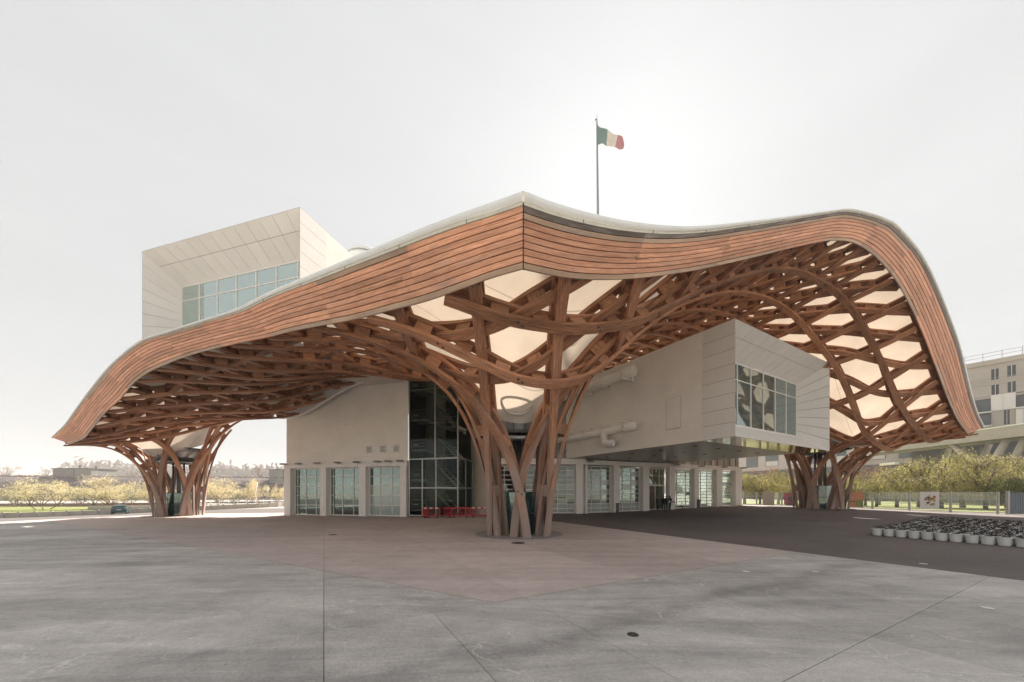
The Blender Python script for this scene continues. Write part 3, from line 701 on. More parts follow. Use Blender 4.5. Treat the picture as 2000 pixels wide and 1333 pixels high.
# edge: boards, seam, flashing and white roof edge along the two front sides
NROW = 9
for nm, sgn in (('FL', -1), ('FR', 1)):
    Bt, Tp = EDGE[nm]; n = len(Bt)
    outw = np.array([0.468*sgn, -0.8836, 0.0])
    up = (Tp-Bt); Hh = np.linalg.norm(up, axis=1, keepdims=True); upn = up/Hh
    def strip(i0, i1, f0, f1, o0, o1, name, m, parent=canopy):
        """curved board between row fractions f0..f1, from depth o0 to o1"""
        ii = np.arange(i0, i1+1); mb = MB(); L = 0
        A = Bt[ii]+up[ii]*f0; C = Bt[ii]+up[ii]*f1
        ring = np.stack([A+outw*o0, A+outw*o1, C+outw*o1, C+outw*o0], 1); mb.v = ring.reshape(-1, 3).tolist()
        seg = np.concatenate([[0], np.cumsum(np.linalg.norm(np.diff(A, axis=0), axis=1))])
        w = float(np.linalg.norm(C[0]-A[0])); uo = [0, .05, .05+w, .1+w, .1+2*w]
        for q in range(len(ii)-1):
            for j in range(4):
                j2 = (j+1) % 4; f = (q*4+j, q*4+j2, (q+1)*4+j2, (q+1)*4+j)
                mb.f.append(f if sgn < 0 else f[::-1])
                uvq = [(seg[q], uo[j]), (seg[q], uo[j+1]), (seg[q+1], uo[j+1]), (seg[q+1], uo[j])]
                mb.uv += uvq if sgn < 0 else uvq[::-1]
        mb.f.append((0, 1, 2, 3)); mb.f.append(tuple(4*(len(ii)-1)+j for j in (3, 2, 1, 0))); mb.uv += [(0, 0)]*8
        return mb.build(name, m, parent)
    strip(0, n-1, 0.03, 1.0, -0.05, -0.018, 'edge_backing', M['backing'])
    joints = [0, 14, 30, 46, 62, 78, 94, 110, 126, 143, n-1]
    for r in range(NROW):
        f0, f1 = r/NROW, (r+1)/NROW
        for q in range(len(joints)-1):
            i0, i1 = joints[q]+(1 if q else 0)*0, joints[q+1]
            m = M['plank']
            if r == NROW-1: m = M['plank_dark'] if sgn > 0 else (M['plank_pale'] if q % 3 == 1 else M['plank'])
            elif r == NROW-2 and sgn > 0 and q < 6: m = M['plank_pale']
            elif r == 0: m = M['plank_pale'] if (q+r) % 4 != 3 else M['plank']
            strip(i0, i1, f0+0.0095, f1-0.0095, -0.02, 0.035+0.006*((r+q) % 2), 'edge_plank', m)
    strip(0, n-1, 1.0, 1.065, -0.10, 0.05, 'edge_flashing', M['flash'])
    # rolled white roof edge above the boards
    hgt = 0.34/Hh
    ii = np.arange(n); mb = MB(); rows = []
    for fr, o in ((1.06, 0.08), (1.10, 0.14), (1.17, 0.13), (1.24, 0.03), (1.27, -0.35), (1.22, -1.3)):
        zz = Bt+up*1.0+upn*((fr-1.0)*1.85)+outw*o; rows.append(zz)
    V = np.stack(rows, 1); mb.v = V.reshape(-1, 3).tolist(); K = len(rows)
    for q in range(n-1):
        for j in range(K-1):
            f = (q*K+j, (q+1)*K+j, (q+1)*K+j+1, q*K+j+1); mb.f.append(f[::-1] if sgn < 0 else f); mb.uv += [(0, 0)]*4
    mb.build('white_roof_edge', M['white_edge'], canopy, True)
    # flashing joints
    for q in range(6, n-1, 9):
        P0 = Bt[q]+up[q]*1.005; piece('flashing_clip', M['joint'], P0+outw*.055+upn[q]*.055, (.018, 0.018*MS*sgn, 0), tuple(outw*.02), tuple(upn[q]*.11), canopy)
# dark seam at the front corner
P0, P1 = EDGE['FL'][0][0], EDGE['FL'][1][0]
mb = MB(); mb.bar(tuple(P0+np.array([0, -.03, -.02])), tuple(P1+np.array([0, -.03, .05])), 0.025, 0.05, up=(0, 1, 0)); mb.build('corner_seam', M['backing'], canopy)
# boards closing the two side edges that run back from the tips
for nm in ('FL', 'FR'):
    
    Yv = np.arange(EDGE[nm][1][-1][1]+.5, 60 if nm == 'FR' else 47, 1.5); Xv = np.full_like(Yv, XL+1.0) if nm == 'FL' else xr_at(Yv)-1.0; Zv = zsurf(Xv, Yv)
    for r in range(6):
        mb = MB(); z0, z1 = r*.28, r*.28+.265
        for i in range(len(Yv)-1):
            for x_, fl in ((-.03, 0), (.03, 1)):
                a = (Xv[i]+x_, Yv[i], Zv[i]+z0); b = (Xv[i+1]+x_, Yv[i+1], Zv[i+1]+z0); c = (Xv[i+1]+x_, Yv[i+1], Zv[i+1]+z1); d = (Xv[i]+x_, Yv[i], Zv[i]+z1)
                L0 = float(Yv[i]); uvq = [(L0, 0), (L0+1.5, 0), (L0+1.5, .27), (L0, .27)]
                mb.quad(*( (a, b, c, d) if fl else (d, c, b, a)), uv=uvq if fl else uvq[::-1])
            mb.quad((Xv[i]-.03, Yv[i], Zv[i]+z0), (Xv[i+1]-.03, Yv[i+1], Zv[i+1]+z0), (Xv[i+1]+.03, Yv[i+1], Zv[i+1]+z0), (Xv[i]+.03, Yv[i], Zv[i]+z0))
        mb.build('side_board', M['plank'], canopy)
# white ring beam round the opening for the halls
u_ = np.linspace(0.3, 22, 60); Xh = HA[0]+HE[0]*u_+HN[0]*-1.25; Yh = HA[1]+HE[1]*u_+HN[1]*-1.25; Zh = zsurf(Xh, Yh)
Xh2 = np.full(20, HA[0])+HE[0]*0.3+HN[0]*np.linspace(-1.25, 18, 20); Yh2 = HA[1]+HE[1]*0.3+HN[1]*np.linspace(-1.25, 18, 20); Zh2 = zsurf(Xh2, Yh2)
mb = MB()
for X_, Y_, Z_ in ((Xh, Yh, Zh),):
    for i in range(len(X_)-1):
        mb.quad((X_[i], Y_[i], Z_[i]-.05), (X_[i+1], Y_[i+1], Z_[i+1]-.05), (X_[i+1], Y_[i+1], Z_[i+1]+1.5), (X_[i], Y_[i], Z_[i]+1.5))
        mb.quad((X_[i]+.3*HN[0], Y_[i]+.3*HN[1], Z_[i]-.05), (X_[i+1]+.3*HN[0], Y_[i+1]+.3*HN[1], Z_[i+1]-.05), (X_[i+1], Y_[i+1], Z_[i+1]-.05), (X_[i], Y_[i], Z_[i]-.05))
mb.build('opening_ring', M['white_edge'], canopy, True)
# ------------------------------------------------------------------ galleries, halls, stair tower
def v3(p, z): return Vector((p[0], p[1], z))
def lerp(a, b, t): return a+(b-a)*t
def patch_panels(parent, P00, P10, P11, P01, us, vs, m, gap=0.013, thick=0.022, name='cladding_panel', back=True):
    """panels on the bilinear patch P00 P10 P11 P01 (u along 00-10), each a thin slab standing proud of a dark joint"""
    P00, P10, P11, P01 = map(Vector, (P00, P10, P11, P01))
    nrm = (P10-P00).cross(P01-P00).normalized()
    lu, lv = (P10-P00).length, (P01-P00).length
    f = lambda u, v: lerp(lerp(P00, P10, u), lerp(P01, P11, u), v)
    if back:
        mb = MB(); mb.quad(P00, P10, P11, P01); mb.build('panel_backing', M['joint'], parent)
    for u0, u1 in zip(us, us[1:]):
        for v0, v1 in zip(vs, vs[1:]):
            gu, gv = gap/lu, gap/lv
            q = [f(u0+gu, v0+gv), f(u1-gu, v0+gv), f(u1-gu, v1-gv), f(u0+gu, v1-gv)]
            t = [p+nrm*thick for p in q]; mb = MB(); mb.quad(*t)
            for i in range(4): mb.quad(q[i], q[(i+1) % 4], t[(i+1) % 4], t[i])
            mb.build(name, m, parent)
def lin(n, a=0.0, b=1.0): return [a+(b-a)*i/n for i in range(n+1)]

M['room'] = mat('gallery_interior', (0.62, 0.64, 0.61), 0.8)
M['soffit'] = mat('soffit', (0.60, 0.54, 0.50), 0.35, 0, 0.05, 1)
M['mirror'] = mat('polished_soffit', (0.42, 0.37, 0.34), 0.09, 0.85, 0.05, 1)
M['downlight'] = mat('downlight', (0.05, 0.045, 0.04), 0.5)
def gallery(t, C0, e1, e2, W, z0, z1, depth, rec, fl, fr, ft, fb, seam, ncol, t0, t1, split, gl):
    """white rectangular gallery tube with a deep flared window at its end"""
    e1, e2 = np.array(e1), np.array(e2); C0 = np.array(C0)
    P = lambda a, b, z: v3(C0+e1*a+e2*b, z)
    d0 = 2.3
    mb = MB()                                                          # body behind the panelled end
    mb.quad(P(0, depth, z0), P(0, d0, z0), P(0, d0, z1), P(0, depth, z1))
    mb.quad(P(W, d0, z0), P(W, depth, z0), P(W, depth, z1), P(W, d0, z1))
    mb.quad(P(0, 0, z1), P(W, 0, z1), P(W, depth, z1), P(0, depth, z1))
    mb.quad(P(W, depth, z0), P(0, depth, z0), P(0, depth, z1), P(W, depth, z1))
    mb.build('cladding', M['panel_smooth'], t)
    mb = MB(); mb.quad(P(0, 2.3, z0), P(0, depth, z0), P(W, depth, z0), P(W, 2.3, z0)); mb.build('soffit', M['soffit'], t)
    mb = MB(); mb.quad(P(0, 0, z0-.006), P(0, 2.3, z0-.006), P(W, 2.3, z0-.006), P(W, 0, z0-.006)); mb.build('polished_soffit', M['mirror'], t)
    rows = lin(8)
    patch_panels(t, P(0, d0, z0), P(0, 0, z0), P(0, 0, z1), P(0, d0, z1), [0, 1], rows, M['panel'])
    patch_panels(t, P(W, 0, z0), P(W, d0, z0), P(W, d0, z1), P(W, 0, z1), [0, 1], rows, M['panel'])
    a0, a1, zb, zt = fl, W-fr, z0+fb, z1-ft
    cols = lin(13)
    patch_panels(t, P(a0, rec, zt), P(a1, rec, zt), P(W, 0, z1), P(0, 0, z1), cols, [0, seam, 1], M['panel'])
    patch_panels(t, P(0, 0, z0), P(W, 0, z0), P(a1, rec, zb), P(a0, rec, zb), cols[::3]+[1] if cols[-1] not in cols[::3] else cols[::3], [0, 1], M['panel'])
    patch_panels(t, P(a1, rec, zb), P(W, 0, z0), P(W, 0, z1), P(a1, rec, zt), [0, 1], rows, M['panel'])
    patch_panels(t, P(0, 0, z0), P(a0, rec, zb), P(a0, rec, zt), P(0, 0, z1), [0, 1], rows, M['panel'])
    # window
    fw = .07; fb_ = MB(); zm = zt-(zt-zb)*split
    xs = lin(ncol, a0+.06, a1-.06)
    for i, x in enumerate(xs): fb_.frame_box(P(x, rec+.02, (zb+zt)/2), tuple(e1*fw/2)+(0,), tuple(e2*.06)+(0,), (0, 0, (zt-zb)/2))
    for z, h in ((zb+.06, .06), (zm, .035), (zt-.06, .06)):
        fb_.frame_box(P((a0+a1)/2, rec+.025, z), tuple(e1*(a1-a0)/2)+(0,), tuple(e2*.05)+(0,), (0, 0, h))
    win = fb_.build('window', M['frame'], t)
    for x0, x1 in zip(xs, xs[1:]):
        for za, zc in ((zb+.1, zm-.03), (zm+.03, zt-.1)):
            piece('pane', gl, P((x0+x1)/2, rec+.03, (za+zc)/2), tuple(e1*(x1-x0-fw))+(0,), tuple(e2*.02)+(0,), (0, 0, zc-za), win)
    # room behind the glass
    mb = MB(); d1 = rec+.15; d2 = rec+9
    mb.quad(P(.2, d1, zb-.1), P(.2, d2, zb-.1), P(W-.2, d2, zb-.1), P(W-.2, d1, zb-.1)); mb.quad(P(.2, d1, zt+.3), P(W-.2, d1, zt+.3), P(W-.2, d2, zt+.3), P(.2, d2, zt+.3))
    mb.quad(P(.2, d2, zb-.1), P(.2, d2, zt+.3), P(W-.2, d2, zt+.3), P(W-.2, d2, zb-.1)); mb.quad(P(.2, d1, zb-.1), P(.2, d1, zt+.3), P(.2, d2, zt+.3), P(.2, d2, zb-.1)); mb.quad(P(W-.2, d1, zb-.1), P(W-.2, d2, zb-.1), P(W-.2, d2, zt+.3), P(W-.2, d1, zt+.3))
    mb.build('room', M['room'], t)
    return P

E1L, E2L = (0.860, 0.510), (-0.510, 0.860)
CL = (15.2, 23.7); WL = 16.27
low = thing('gallery_tube', 'lower white gallery box jutting out beneath the timber arch, dark ducts-free window end', 'gallery', (*CL, 6.2))
low['label'] = 'lower white gallery box jutting out beneath the timber arch with pipes on its side'
PL = gallery(low, CL, E1L, E2L, WL, 6.2, 14.25, 20.5, 2.2, .35, .87, 1.45, 1.5, .62, 7, 0, 0, .27, M['glass_low'])
CU = np.array((-14.52, 23.8))+16.0*np.array((-0.962, 0.273))
upp = thing('gallery_tube', 'upper white gallery box rising above the canopy with wide teal window', 'gallery', (CU[0], CU[1], 13.85))
PU = gallery(upp, CU, (0.962, -0.273), (0.273, 0.962), 16.0, 13.85, 21.9, 26, 2.2, .8, .35, 1.75, 1.5, .58, 7, 0, 0, .27, M['glass_sky'])
mb = MB()                                                              # stepped parapet on the side of the upper box
for a, b, c in (((16.0, 6.2, 20.0), (16.35, 8.4, 20.0), 1.6),):
    q = [PU(16.0, 5.0, 19.2), PU(16.5, 5.0, 19.2), PU(16.5, 9.5, 19.2), PU(16.0, 9.5, 19.2)]
    mb.quad(*[p+Vector((0, 0, .9)) for p in q])
    for i in range(4): mb.quad(q[i], q[(i+1) % 4], q[(i+1) % 4]+Vector((0, 0, .9)), q[i]+Vector((0, 0, .9)))
mb.build('side_box', M['panel_smooth'], upp)
# small round skylight seen past the upper box
sk = thing('skylight', 'round white skylight hood peeping over the canopy edge beside the upper box', 'skylight', at(712, 505, 33))
c = at(714, 509, 33); mb = MB(); mb.lathe([(1.6, -3.2), (1.6, 0), (1.52, .35), (1.25, .6), (.8, .75), (0.02, .8)], c, 28); mb.build('hood', M['white_edge'], sk, True)
mb = MB(); mb.tube([c+Vector((1.62*math.cos(a), 1.62*math.sin(a), 0)) for a in np.linspace(0, 2*math.pi, 29)[:-1]], .07, 6, closed=True); mb.build('rim', M['steel'], sk, True)

# pipes, access panel and downlights of the lower gallery
def wall_side(b, z, off): return PL(-off, b, z)
for nm, zc, b0, b1, r in (('upper_pipe', 12.85, 7.7, 18.3, .47), ('lower_pipe', 8.15, 7.75, 22.0, .34)):
    mb = MB(); mb.tube([wall_side(b0, zc, r+.45), wall_side(b1, zc, r+.45)], r, 20); pipe = mb.build('pipe', M['panel_smooth'], low, True)
    for b in np.arange(b0+.9, b1-.5, 2.6):
        mb = MB(); zz = zc-r-.06 if nm == 'upper_pipe' else zc+r+.10
        mb.bar(wall_side(b, zz, 0), wall_side(b, zz, 2*r+.75), .26, .09); mb.bar(wall_side(b, zz+.14, .02), wall_side(b, zz+.14, .28), .22, .36)
        ring = [wall_side(b, zc+r*1.05*math.sin(a), r+.45+r*1.05*math.cos(a)) for a in np.linspace(0, 2*math.pi, 21)[:-1]]
        mb.tube(ring, .06, 6, closed=True); mb.build('pipe_bracket', M['frame'], low)
    if nm == 'lower_pipe':
        mb = MB(); c0 = wall_side(11.4, zc, r+.45)
        pts = [c0, c0+Vector((0, 0, -.75)), wall_side(11.25, zc-1.05, r+.45), wall_side(10.9, zc-1.2, r+.45), wall_side(10.1, zc-1.2, r+.45)]
        mb.tube(pts, .36, 14); mb.build('pipe_elbow', M['frame'], low, True)
mb = MB()
pa = [wall_side(b, z, .012) for b, z in ((5.25, 7.45), (4.0, 7.45), (4.0, 9.95), (5.25, 9.95))]
for i in range(4): mb.bar(pa[i], pa[(i+1) % 4], .03, .025)
mb.bar(pa[0], pa[1], .06, .09); mb.build('access_panel', M['soffit'], low)
for a in (2.2, 5.6, 9.0, 12.4):
    for b in (4.2, 7.4, 10.6, 13.8, 17):
        mb = MB(); q = PL(a, b, 6.19); mb.lathe([(.17, 0), (.17, -.03), (.12, -.03)], q, 14, cap_top=True); mb.build('downlight', M['downlight'], low)
# exhibition banner standing inside the window
ban = thing('banner', 'dark exhibition banner with tall capital letters inside the lower gallery window', 'banner', PL(5.6, 4.4, 7.8))
M['banner'] = mat('banner_cloth', (0.30, 0.31, 0.29), 0.8); M['banner_red'] = mat('banner_red', (0.12, 0.055, 0.045), 0.8); M['ink'] = mat('banner_ink', (0.03, 0.03, 0.032), 0.7); M['paper'] = mat('banner_white', (0.62, 0.6, 0.55), 0.7)
mb = MB(); mb.frame_box(PL(6.9, 4.4, 10.3), (.860*1.6, .510*1.6, 0), (-.51*.04, .86*.04, 0), (0, 0, 2.4)); mb.build('cloth', M['banner'], ban)
mb = MB(); mb.frame_box(PL(6.9, 4.33, 10.05), (.860*1.45, .510*1.45, 0), (-.51*.02, .86*.02, 0), (0, 0, .62)); mb.build('name_band', M['banner_red'], ban)
def text_obj(s, size, loc, e1, m, parent, name='lettering', sx=1.0, align='LEFT'):
    cu = bpy.data.curves.new(name, 'FONT'); cu.body = s; cu.size = size; cu.extrude = 0.004; cu.align_x = align
    tmp = bpy.data.objects.new(name, cu); COL.objects.link(tmp); dg = bpy.context.evaluated_depsgraph_get()
    me = bpy.data.meshes.new_from_object(tmp.evaluated_get(dg)); bpy.data.objects.remove(tmp); bpy.data.curves.remove(cu)
    me.materials.clear(); me.materials.append(m)
    x = Vector((e1[0], e1[1], 0)); y = Vector((0, 0, 1)); z = x.cross(y)
    W = Matrix(((x.x*sx, y.x, z.x, loc[0]), (x.y*sx, y.y, z.y, loc[1]), (x.z*sx, y.z, z.z, loc[2]), (0, 0, 0, 1))); me.transform(W)
    return link(name, me, parent)
text_obj('FERNAND', 1.05, PL(5.45, 4.33, 11.05), E1L, M['ink'], ban, sx=.56)
text_obj('LEGER', 1.05, PL(5.5, 4.29, 9.68), E1L, M['paper'], ban, sx=.78)

# ---- glazing helper
def glazed(parent, A, e, z0, z1, w, cols, rows, pick, name='glazed_door', fw=.075, edge=.12, n_out=None):
    """framed glazing: one frame mesh (part) and one pane object per opening; A = lower left, e = unit vector along"""
    e = Vector((e[0], e[1], 0)); nrm = Vector((e.y, -e.x, 0)); A = Vector((A[0], A[1], 0)); mb = MB()
    xs = [c*w for c in cols]; zs = [z0+(z1-z0)*r for r in rows]
    for i, x in enumerate(xs):
        h = edge if i in (0, len(xs)-1) else fw; xx = x+(edge/2 if i == 0 else -edge/2 if i == len(xs)-1 else 0)
        mb.frame_box(A+e*xx+Vector((0, 0, (z0+z1)/2)), e*h/2, nrm*.05, (0, 0, (z1-z0)/2))
    for j, z in enumerate(zs):
        h = edge if j in (0, len(zs)-1) else fw; zz = z+(edge/2 if j == 0 else -edge/2 if j == len(zs)-1 else 0)
        mb.frame_box(A+e*w/2+Vector((0, 0, zz)), e*(w/2-.002), nrm*.044, (0, 0, h/2))
    fr = mb.build(name, M['frame'], parent)
    for i in range(len(xs)-1):
        for j in range(len(zs)-1):
            m = pick(i, j)
            if m is None: continue
            piece('pane', m, A+e*(xs[i]+xs[i+1])/2+Vector((0, 0, (zs[j]+zs[j+1])/2)), e*(xs[i+1]-xs[i]-fw), nrm*.016, (0, 0, zs[j+1]-zs[j]-fw), fr)
    return fr

# ---- ribbed hall with three glazed doors
hall = thing('exhibition_hall', 'white ribbed hall with three tall gridded glass doors and floodlights along its cornice', 'hall', (HA[0], HA[1], gz(*HA)))
def HP(t, z, off=0.0): return Vector((HA[0]+HE[0]*t-HN[0]*off, HA[1]+HE[1]*t-HN[1]*off, z))
TW = 16.1
mb = MB(); zb, ztop = 5.66, 17.0; zr = zb; k = 0
while zr < ztop:                                                       # horizontal ribs: shallow trapezoid profile
    h = .30
    for (za, oa), (zc, oc) in zip([(0, 0), (.03, .035), (.27, .035), (.30, 0)], [(.03, .035), (.27, .035), (.30, 0)]):
        mb.quad(HP(0, zr+za, oa), HP(TW, zr+za, oa), HP(TW, zr+zc, oc), HP(0, zr+zc, oc))
    zr += h
mb.quad(HP(0, -.5, -22), HP(0, -.5, 0), HP(0, ztop, 0), HP(0, ztop, -22))
mb.quad(HP(0, ztop, 0), HP(TW, ztop, 0), HP(TW, ztop, -22), HP(0, ztop, -22))
mb.build('wall', M['panel_smooth'], hall)
mb = MB(); mb.frame_box((-2, 60, 14), (13, 0, 0), (0, 9, 0), (0, 0, 14)); mb.build('sun_block_core', M['panel_smooth'], hall)   # plain unseen box for the real hexagonal tower, added to block sun patches
mb = MB(); mb.frame_box(HP(TW/2, 5.4, .05), Vector((HE[0], HE[1], 0))*(TW/2+.05), Vector((HN[0], HN[1], 0))*.28, (0, 0, .26)); mb.build('cornice', M['frame'], hall)
def hall_t(px):
    k = (px-1000)/FPX; return (HA[1]*k-HA[0])/(HE[0]-HE[1]*k)
for a, b in ((560, 572), (630, 641.5), (705, 718), (785, 797)):
    t0, t1 = max(0, hall_t(a)), min(TW, hall_t(b)); mb = MB()
    mb.frame_box(HP((t0+t1)/2, 2.42, .05), Vector((HE[0], HE[1], 0))*(t1-t0)/2, Vector((HN[0], HN[1], 0))*.3, (0, 0, 2.72)); mb.build('column', M['frame'], hall)
for q, (a, b) in enumerate(((572, 630), (641.5, 705), (718, 785))):
    t0, t1 = hall_t(a), hall_t(b); A = HP(t0, 0, -.3)
    zl = gz(A.x, A.y)+.02
    if q < 2: glazed(hall, A, HE, zl, 5.14, t1-t0, [0, .18, .5, .82, 1] if False else [0, .10, .39, .73, 1], [0, .22, .42, .62, .82, 1], lambda i, j: M['glass'])
    else: glazed(hall, A, HE, zl, 5.14, t1-t0, [0, .33, .68, 1], [0, .22, .42, .62, .80, 1], lambda i, j: M['frosted'] if j < 3 else M['glass'])
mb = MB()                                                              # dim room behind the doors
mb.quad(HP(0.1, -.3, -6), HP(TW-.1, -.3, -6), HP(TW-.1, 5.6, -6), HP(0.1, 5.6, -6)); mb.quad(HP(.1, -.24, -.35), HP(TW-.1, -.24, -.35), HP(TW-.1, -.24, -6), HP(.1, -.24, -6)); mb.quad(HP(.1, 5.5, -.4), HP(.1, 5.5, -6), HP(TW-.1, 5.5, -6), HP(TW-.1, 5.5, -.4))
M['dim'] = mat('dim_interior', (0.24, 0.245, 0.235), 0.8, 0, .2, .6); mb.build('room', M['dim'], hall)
for px in (722, 748.5, 775):
    t = hall_t(px); vt = MB(); vt.frame_box(HP(t, 6.98, .07), Vector((HE[0], HE[1], 0))*.36, Vector((HN[0], HN[1], 0))*.05, (0, 0, .42)); v_ = vt.build('vent', M['frame'], hall)
    for k in range(5): piece('slat', M['dark_steel'], HP(t, 6.70+k*.13, .125), Vector((HE[0], HE[1], 0))*.58, Vector((HN[0], HN[1], 0))*.012, (0, 0, .055), v_)
def floodlight(parent, c, out):
    """oval flood lamp on a short arm"""
    mb = MB(); o = Vector(out); mb.bar(c, c+o*.5, .05, .05); q = c+o*.62+Vector((0, 0, -.02))
    mb.lathe([(.05, .12), (.30, .09), (.36, 0), (.30, -.07), (.02, -.09)], q, 14, sx=1.15); return mb.build('floodlight', M['steel'], parent, True)
for px in (564, 593, 629, 668, 705, 745, 765, 789):
    floodlight(hall, HP(hall_t(px), 5.62, .1), (-HN[0], -HN[1], 0))

# ---- stair tower
stair = thing('stair_tower', 'dark steel and glass stair tower between the ribbed hall and the entrance wing', 'stair tower', (*HP(18.8, 0)[:2], 0))
T0, T1, TD = 16.2, 21.7, 5.7
EV, NV = Vector((HE[0], HE[1], 0)), Vector((HN[0], HN[1], 0))
M['stairwall'] = mat('stair_back_wall', (0.06, 0.056, 0.052), 0.85, 0, .2, .5); M['drum'] = mat('cast_drum', (0.46, 0.40, 0.34), 0.8, 0, .12, .8)
mb = MB(); mb.quad(HP(T0-.3, -.2, -TD-.6), HP(T1+2.5, -.2, -TD-.6), HP(T1+2.5, 17, -TD-.6), HP(T0-.3, 17, -TD-.6)); mb.build('back_wall', M['stairwall'], stair)
mb = MB(); mb.quad(HP(T0-.06, -.5, -.02), HP(T0-.06, -.5, -22), HP(T0-.06, 17, -22), HP(T0-.06, 17, -.02)); mb.build('side_wall', M['stairwall'], stair)
for t, b, r in ((T0+.9, -4.0, 1.15), (T1+.6, -5.2, 1.3)):
    q = HP(t, 0, b); mb = MB(); mb.lathe([(r, -.2), (r, 17)], (q.x, q.y, 0), 28); mb.build('concrete_drum', M['drum'], stair, True)
mb = MB()
for t in (T0+.03, T0+1.55, T0+3.1, T1):
    mb.bar(HP(t, -.1), HP(t, 5.8), .11)
for t in (T0+.03, T0+3.0, T1): mb.bar(HP(t, 5.8), HP(t, 17), .12)
for z in (.02, 2.85, 5.8): mb.bar(HP(T0, z), HP(T1, z), .13); mb.bar(HP(T1, z), HP(T1, z, -TD), .12)
for b in (1.9, 3.8, 5.7): mb.bar(HP(T1, -.1, -b), HP(T1, 5.8, -b), .08)
mb.bar(HP(T1, 5.8, -TD), HP(T1, 17, -TD), .1); mb.build('steel_frame', M['steel'], stair)
for t0, t1 in ((T0+.03, T0+1.55), (T0+1.55, T0+3.1), (T0+3.1, T1)):
    for z0, z1 in ((.05, 2.8), (2.9, 5.74)):
        piece('pane', M['glass_dark'], HP((t0+t1)/2, (z0+z1)/2), EV*(t1-t0-.12), NV*.02, (0, 0, z1-z0-.06), stair)
for t0, t1 in ((T0+.03, T0+3.0), (T0+3.0, T1)):
    for z0, z1 in ((5.9, 9.4), (9.4, 12.9), (12.9, 16.4)):
        piece('pane', M['glass_dark'], HP((t0+t1)/2, (z0+z1)/2), EV*(t1-t0-.12), NV*.02, (0, 0, z1-z0-.04), stair)
for b0, b1 in ((0, 1.9), (1.9, 3.8), (3.8, 5.7)):
    for z0, z1 in ((.05, 2.8), (2.9, 5.74)):
        piece('pane', M['glass_dark'], HP(T1, (z0+z1)/2, -(b0+b1)/2), EV*.02, NV*(b1-b0-.1), (0, 0, z1-z0-.06), stair)
M['stairsteel'] = mat('stair_steel', (0.50, 0.50, 0.48), 0.5, .2, .2, 4)
for s_ in range(5):
    zl = .55+3.1*s_; zrt = zl-.9
    mb = MB(); mb.frame_box(HP(T0+.95, zl, -1.3), EV*.85, NV*1.1, (0, 0, .10)); mb.build('landing', M['stairsteel'], stair)
    if zrt > 0: mb = MB(); mb.frame_box(HP(T1-.95, zrt, -1.3), EV*.85, NV*1.1, (0, 0, .10)); mb.build('landing', M['stairsteel'], stair)
    mb = MB(); n = 6
    for k in range(n):
        f = (k+.5)/n; mb.frame_box(HP(T0+1.8+f*(T1-T0-3.6), zl+(zrt-zl)*f, -1.3), EV*.19, NV*1.0, (0, 0, .03))
    for o in (-.3, -2.3): mb.bar(HP(T0+1.75, zl, o), HP(T1-1.75, zrt, o), .06, .24)
    mb.build('stair_flight', M['stairsteel'], stair)
    mb = MB(); n = 9
    for k in range(n):
        f = (k+.5)/n; mb.frame_box(HP(T1-1.2-f*2.9, zrt+.1+(zl+3.1-.9-zrt)*f*.98, -3.6), EV*.18, NV*.8, (0, 0, .03))
    for o in (-2.8, -4.4): mb.bar(HP(T1-1.1, zrt, o), HP(T0+1.2, zl+2.2, o), .06, .24)
    mb.build('stair_flight', M['stairsteel'], stair)
    mb = MB()
    for t, z in [(T0+.15, zl), (T0+1.75, zl), (T1-1.75, zrt), (T1-.15, zrt)]: mb.bar(HP(t, z, -.25), HP(t, z+1.05, -.25), .05)
    path = [(T0+.15, zl), (T0+1.75, zl), (T1-1.75, zrt), (T1-.15, zrt)]
    for (ta, za), (tb, zb_) in zip(path, path[1:]):
        for h in (.35, .7, 1.05): mb.bar(HP(ta, za+h, -.25), HP(tb, zb_+h, -.25), .035)
        nb = max(2, int(abs(tb-ta)/.22))
        for k in range(1, nb): f = k/nb; mb.bar(HP(lerp(ta, tb, f), lerp(za, zb_, f)+.1, -.25), HP(lerp(ta, tb, f), lerp(za, zb_, f)+1.05, -.25), .018)
    mb.build('railing', M['stairsteel'], stair)
    mb = MB(); mb.frame_box(HP(T0+.6, zl+.55, -.32), EV*.32, NV*.03, (0, 0, .04)); mb.build('kick_plate', M['frame'], stair)
mb = MB(); mb.bar(HP(T0+2.7, 7.6, -.2), HP(T0+3.9, 5.9, -.2), .07); mb.bar(HP(T0+2.6, 12, -2.5), HP(T0+4.2, 9.5, -2.5), .08); mb.build('brace', M['steel'], stair)

# ---- entrance wing: a short frontal bay and a long bay under the gallery
wing = thing('entrance_wing', 'white colonnaded entrance wing with gridded glass bays beneath the lower gallery box', 'building', (8.05, 39.1, gz(8, 39)))
M['slatwall'] = mat('translucent_cladding', (0.30, 0.265, 0.235), 0.5, 0, .25, .4, stretch=(2.5, 2.5, .08))
A1, B1 = np.array((-3.75, 38.9)), np.array((8.05, 39.1)); e1 = (B1-A1)/np.linalg.norm(B1-A1); n1_ = np.array((e1[1], -e1[0]))
A2, B2 = B1, np.array((32.7, 50.05)); L2 = float(np.linalg.norm(B2-A2)); e2_ = (B2-A2)/L2; n2_ = np.array((e2_[1], -e2_[0]))
def fpt(A, e, n, t, z, off=0): q = A+e*t+n*off; return Vector((q[0], q[1], z))
def ft(A, e, px): k = (px-1000)/FPX; return (A[1]*k-A[0])/(e[0]-e[1]*k)
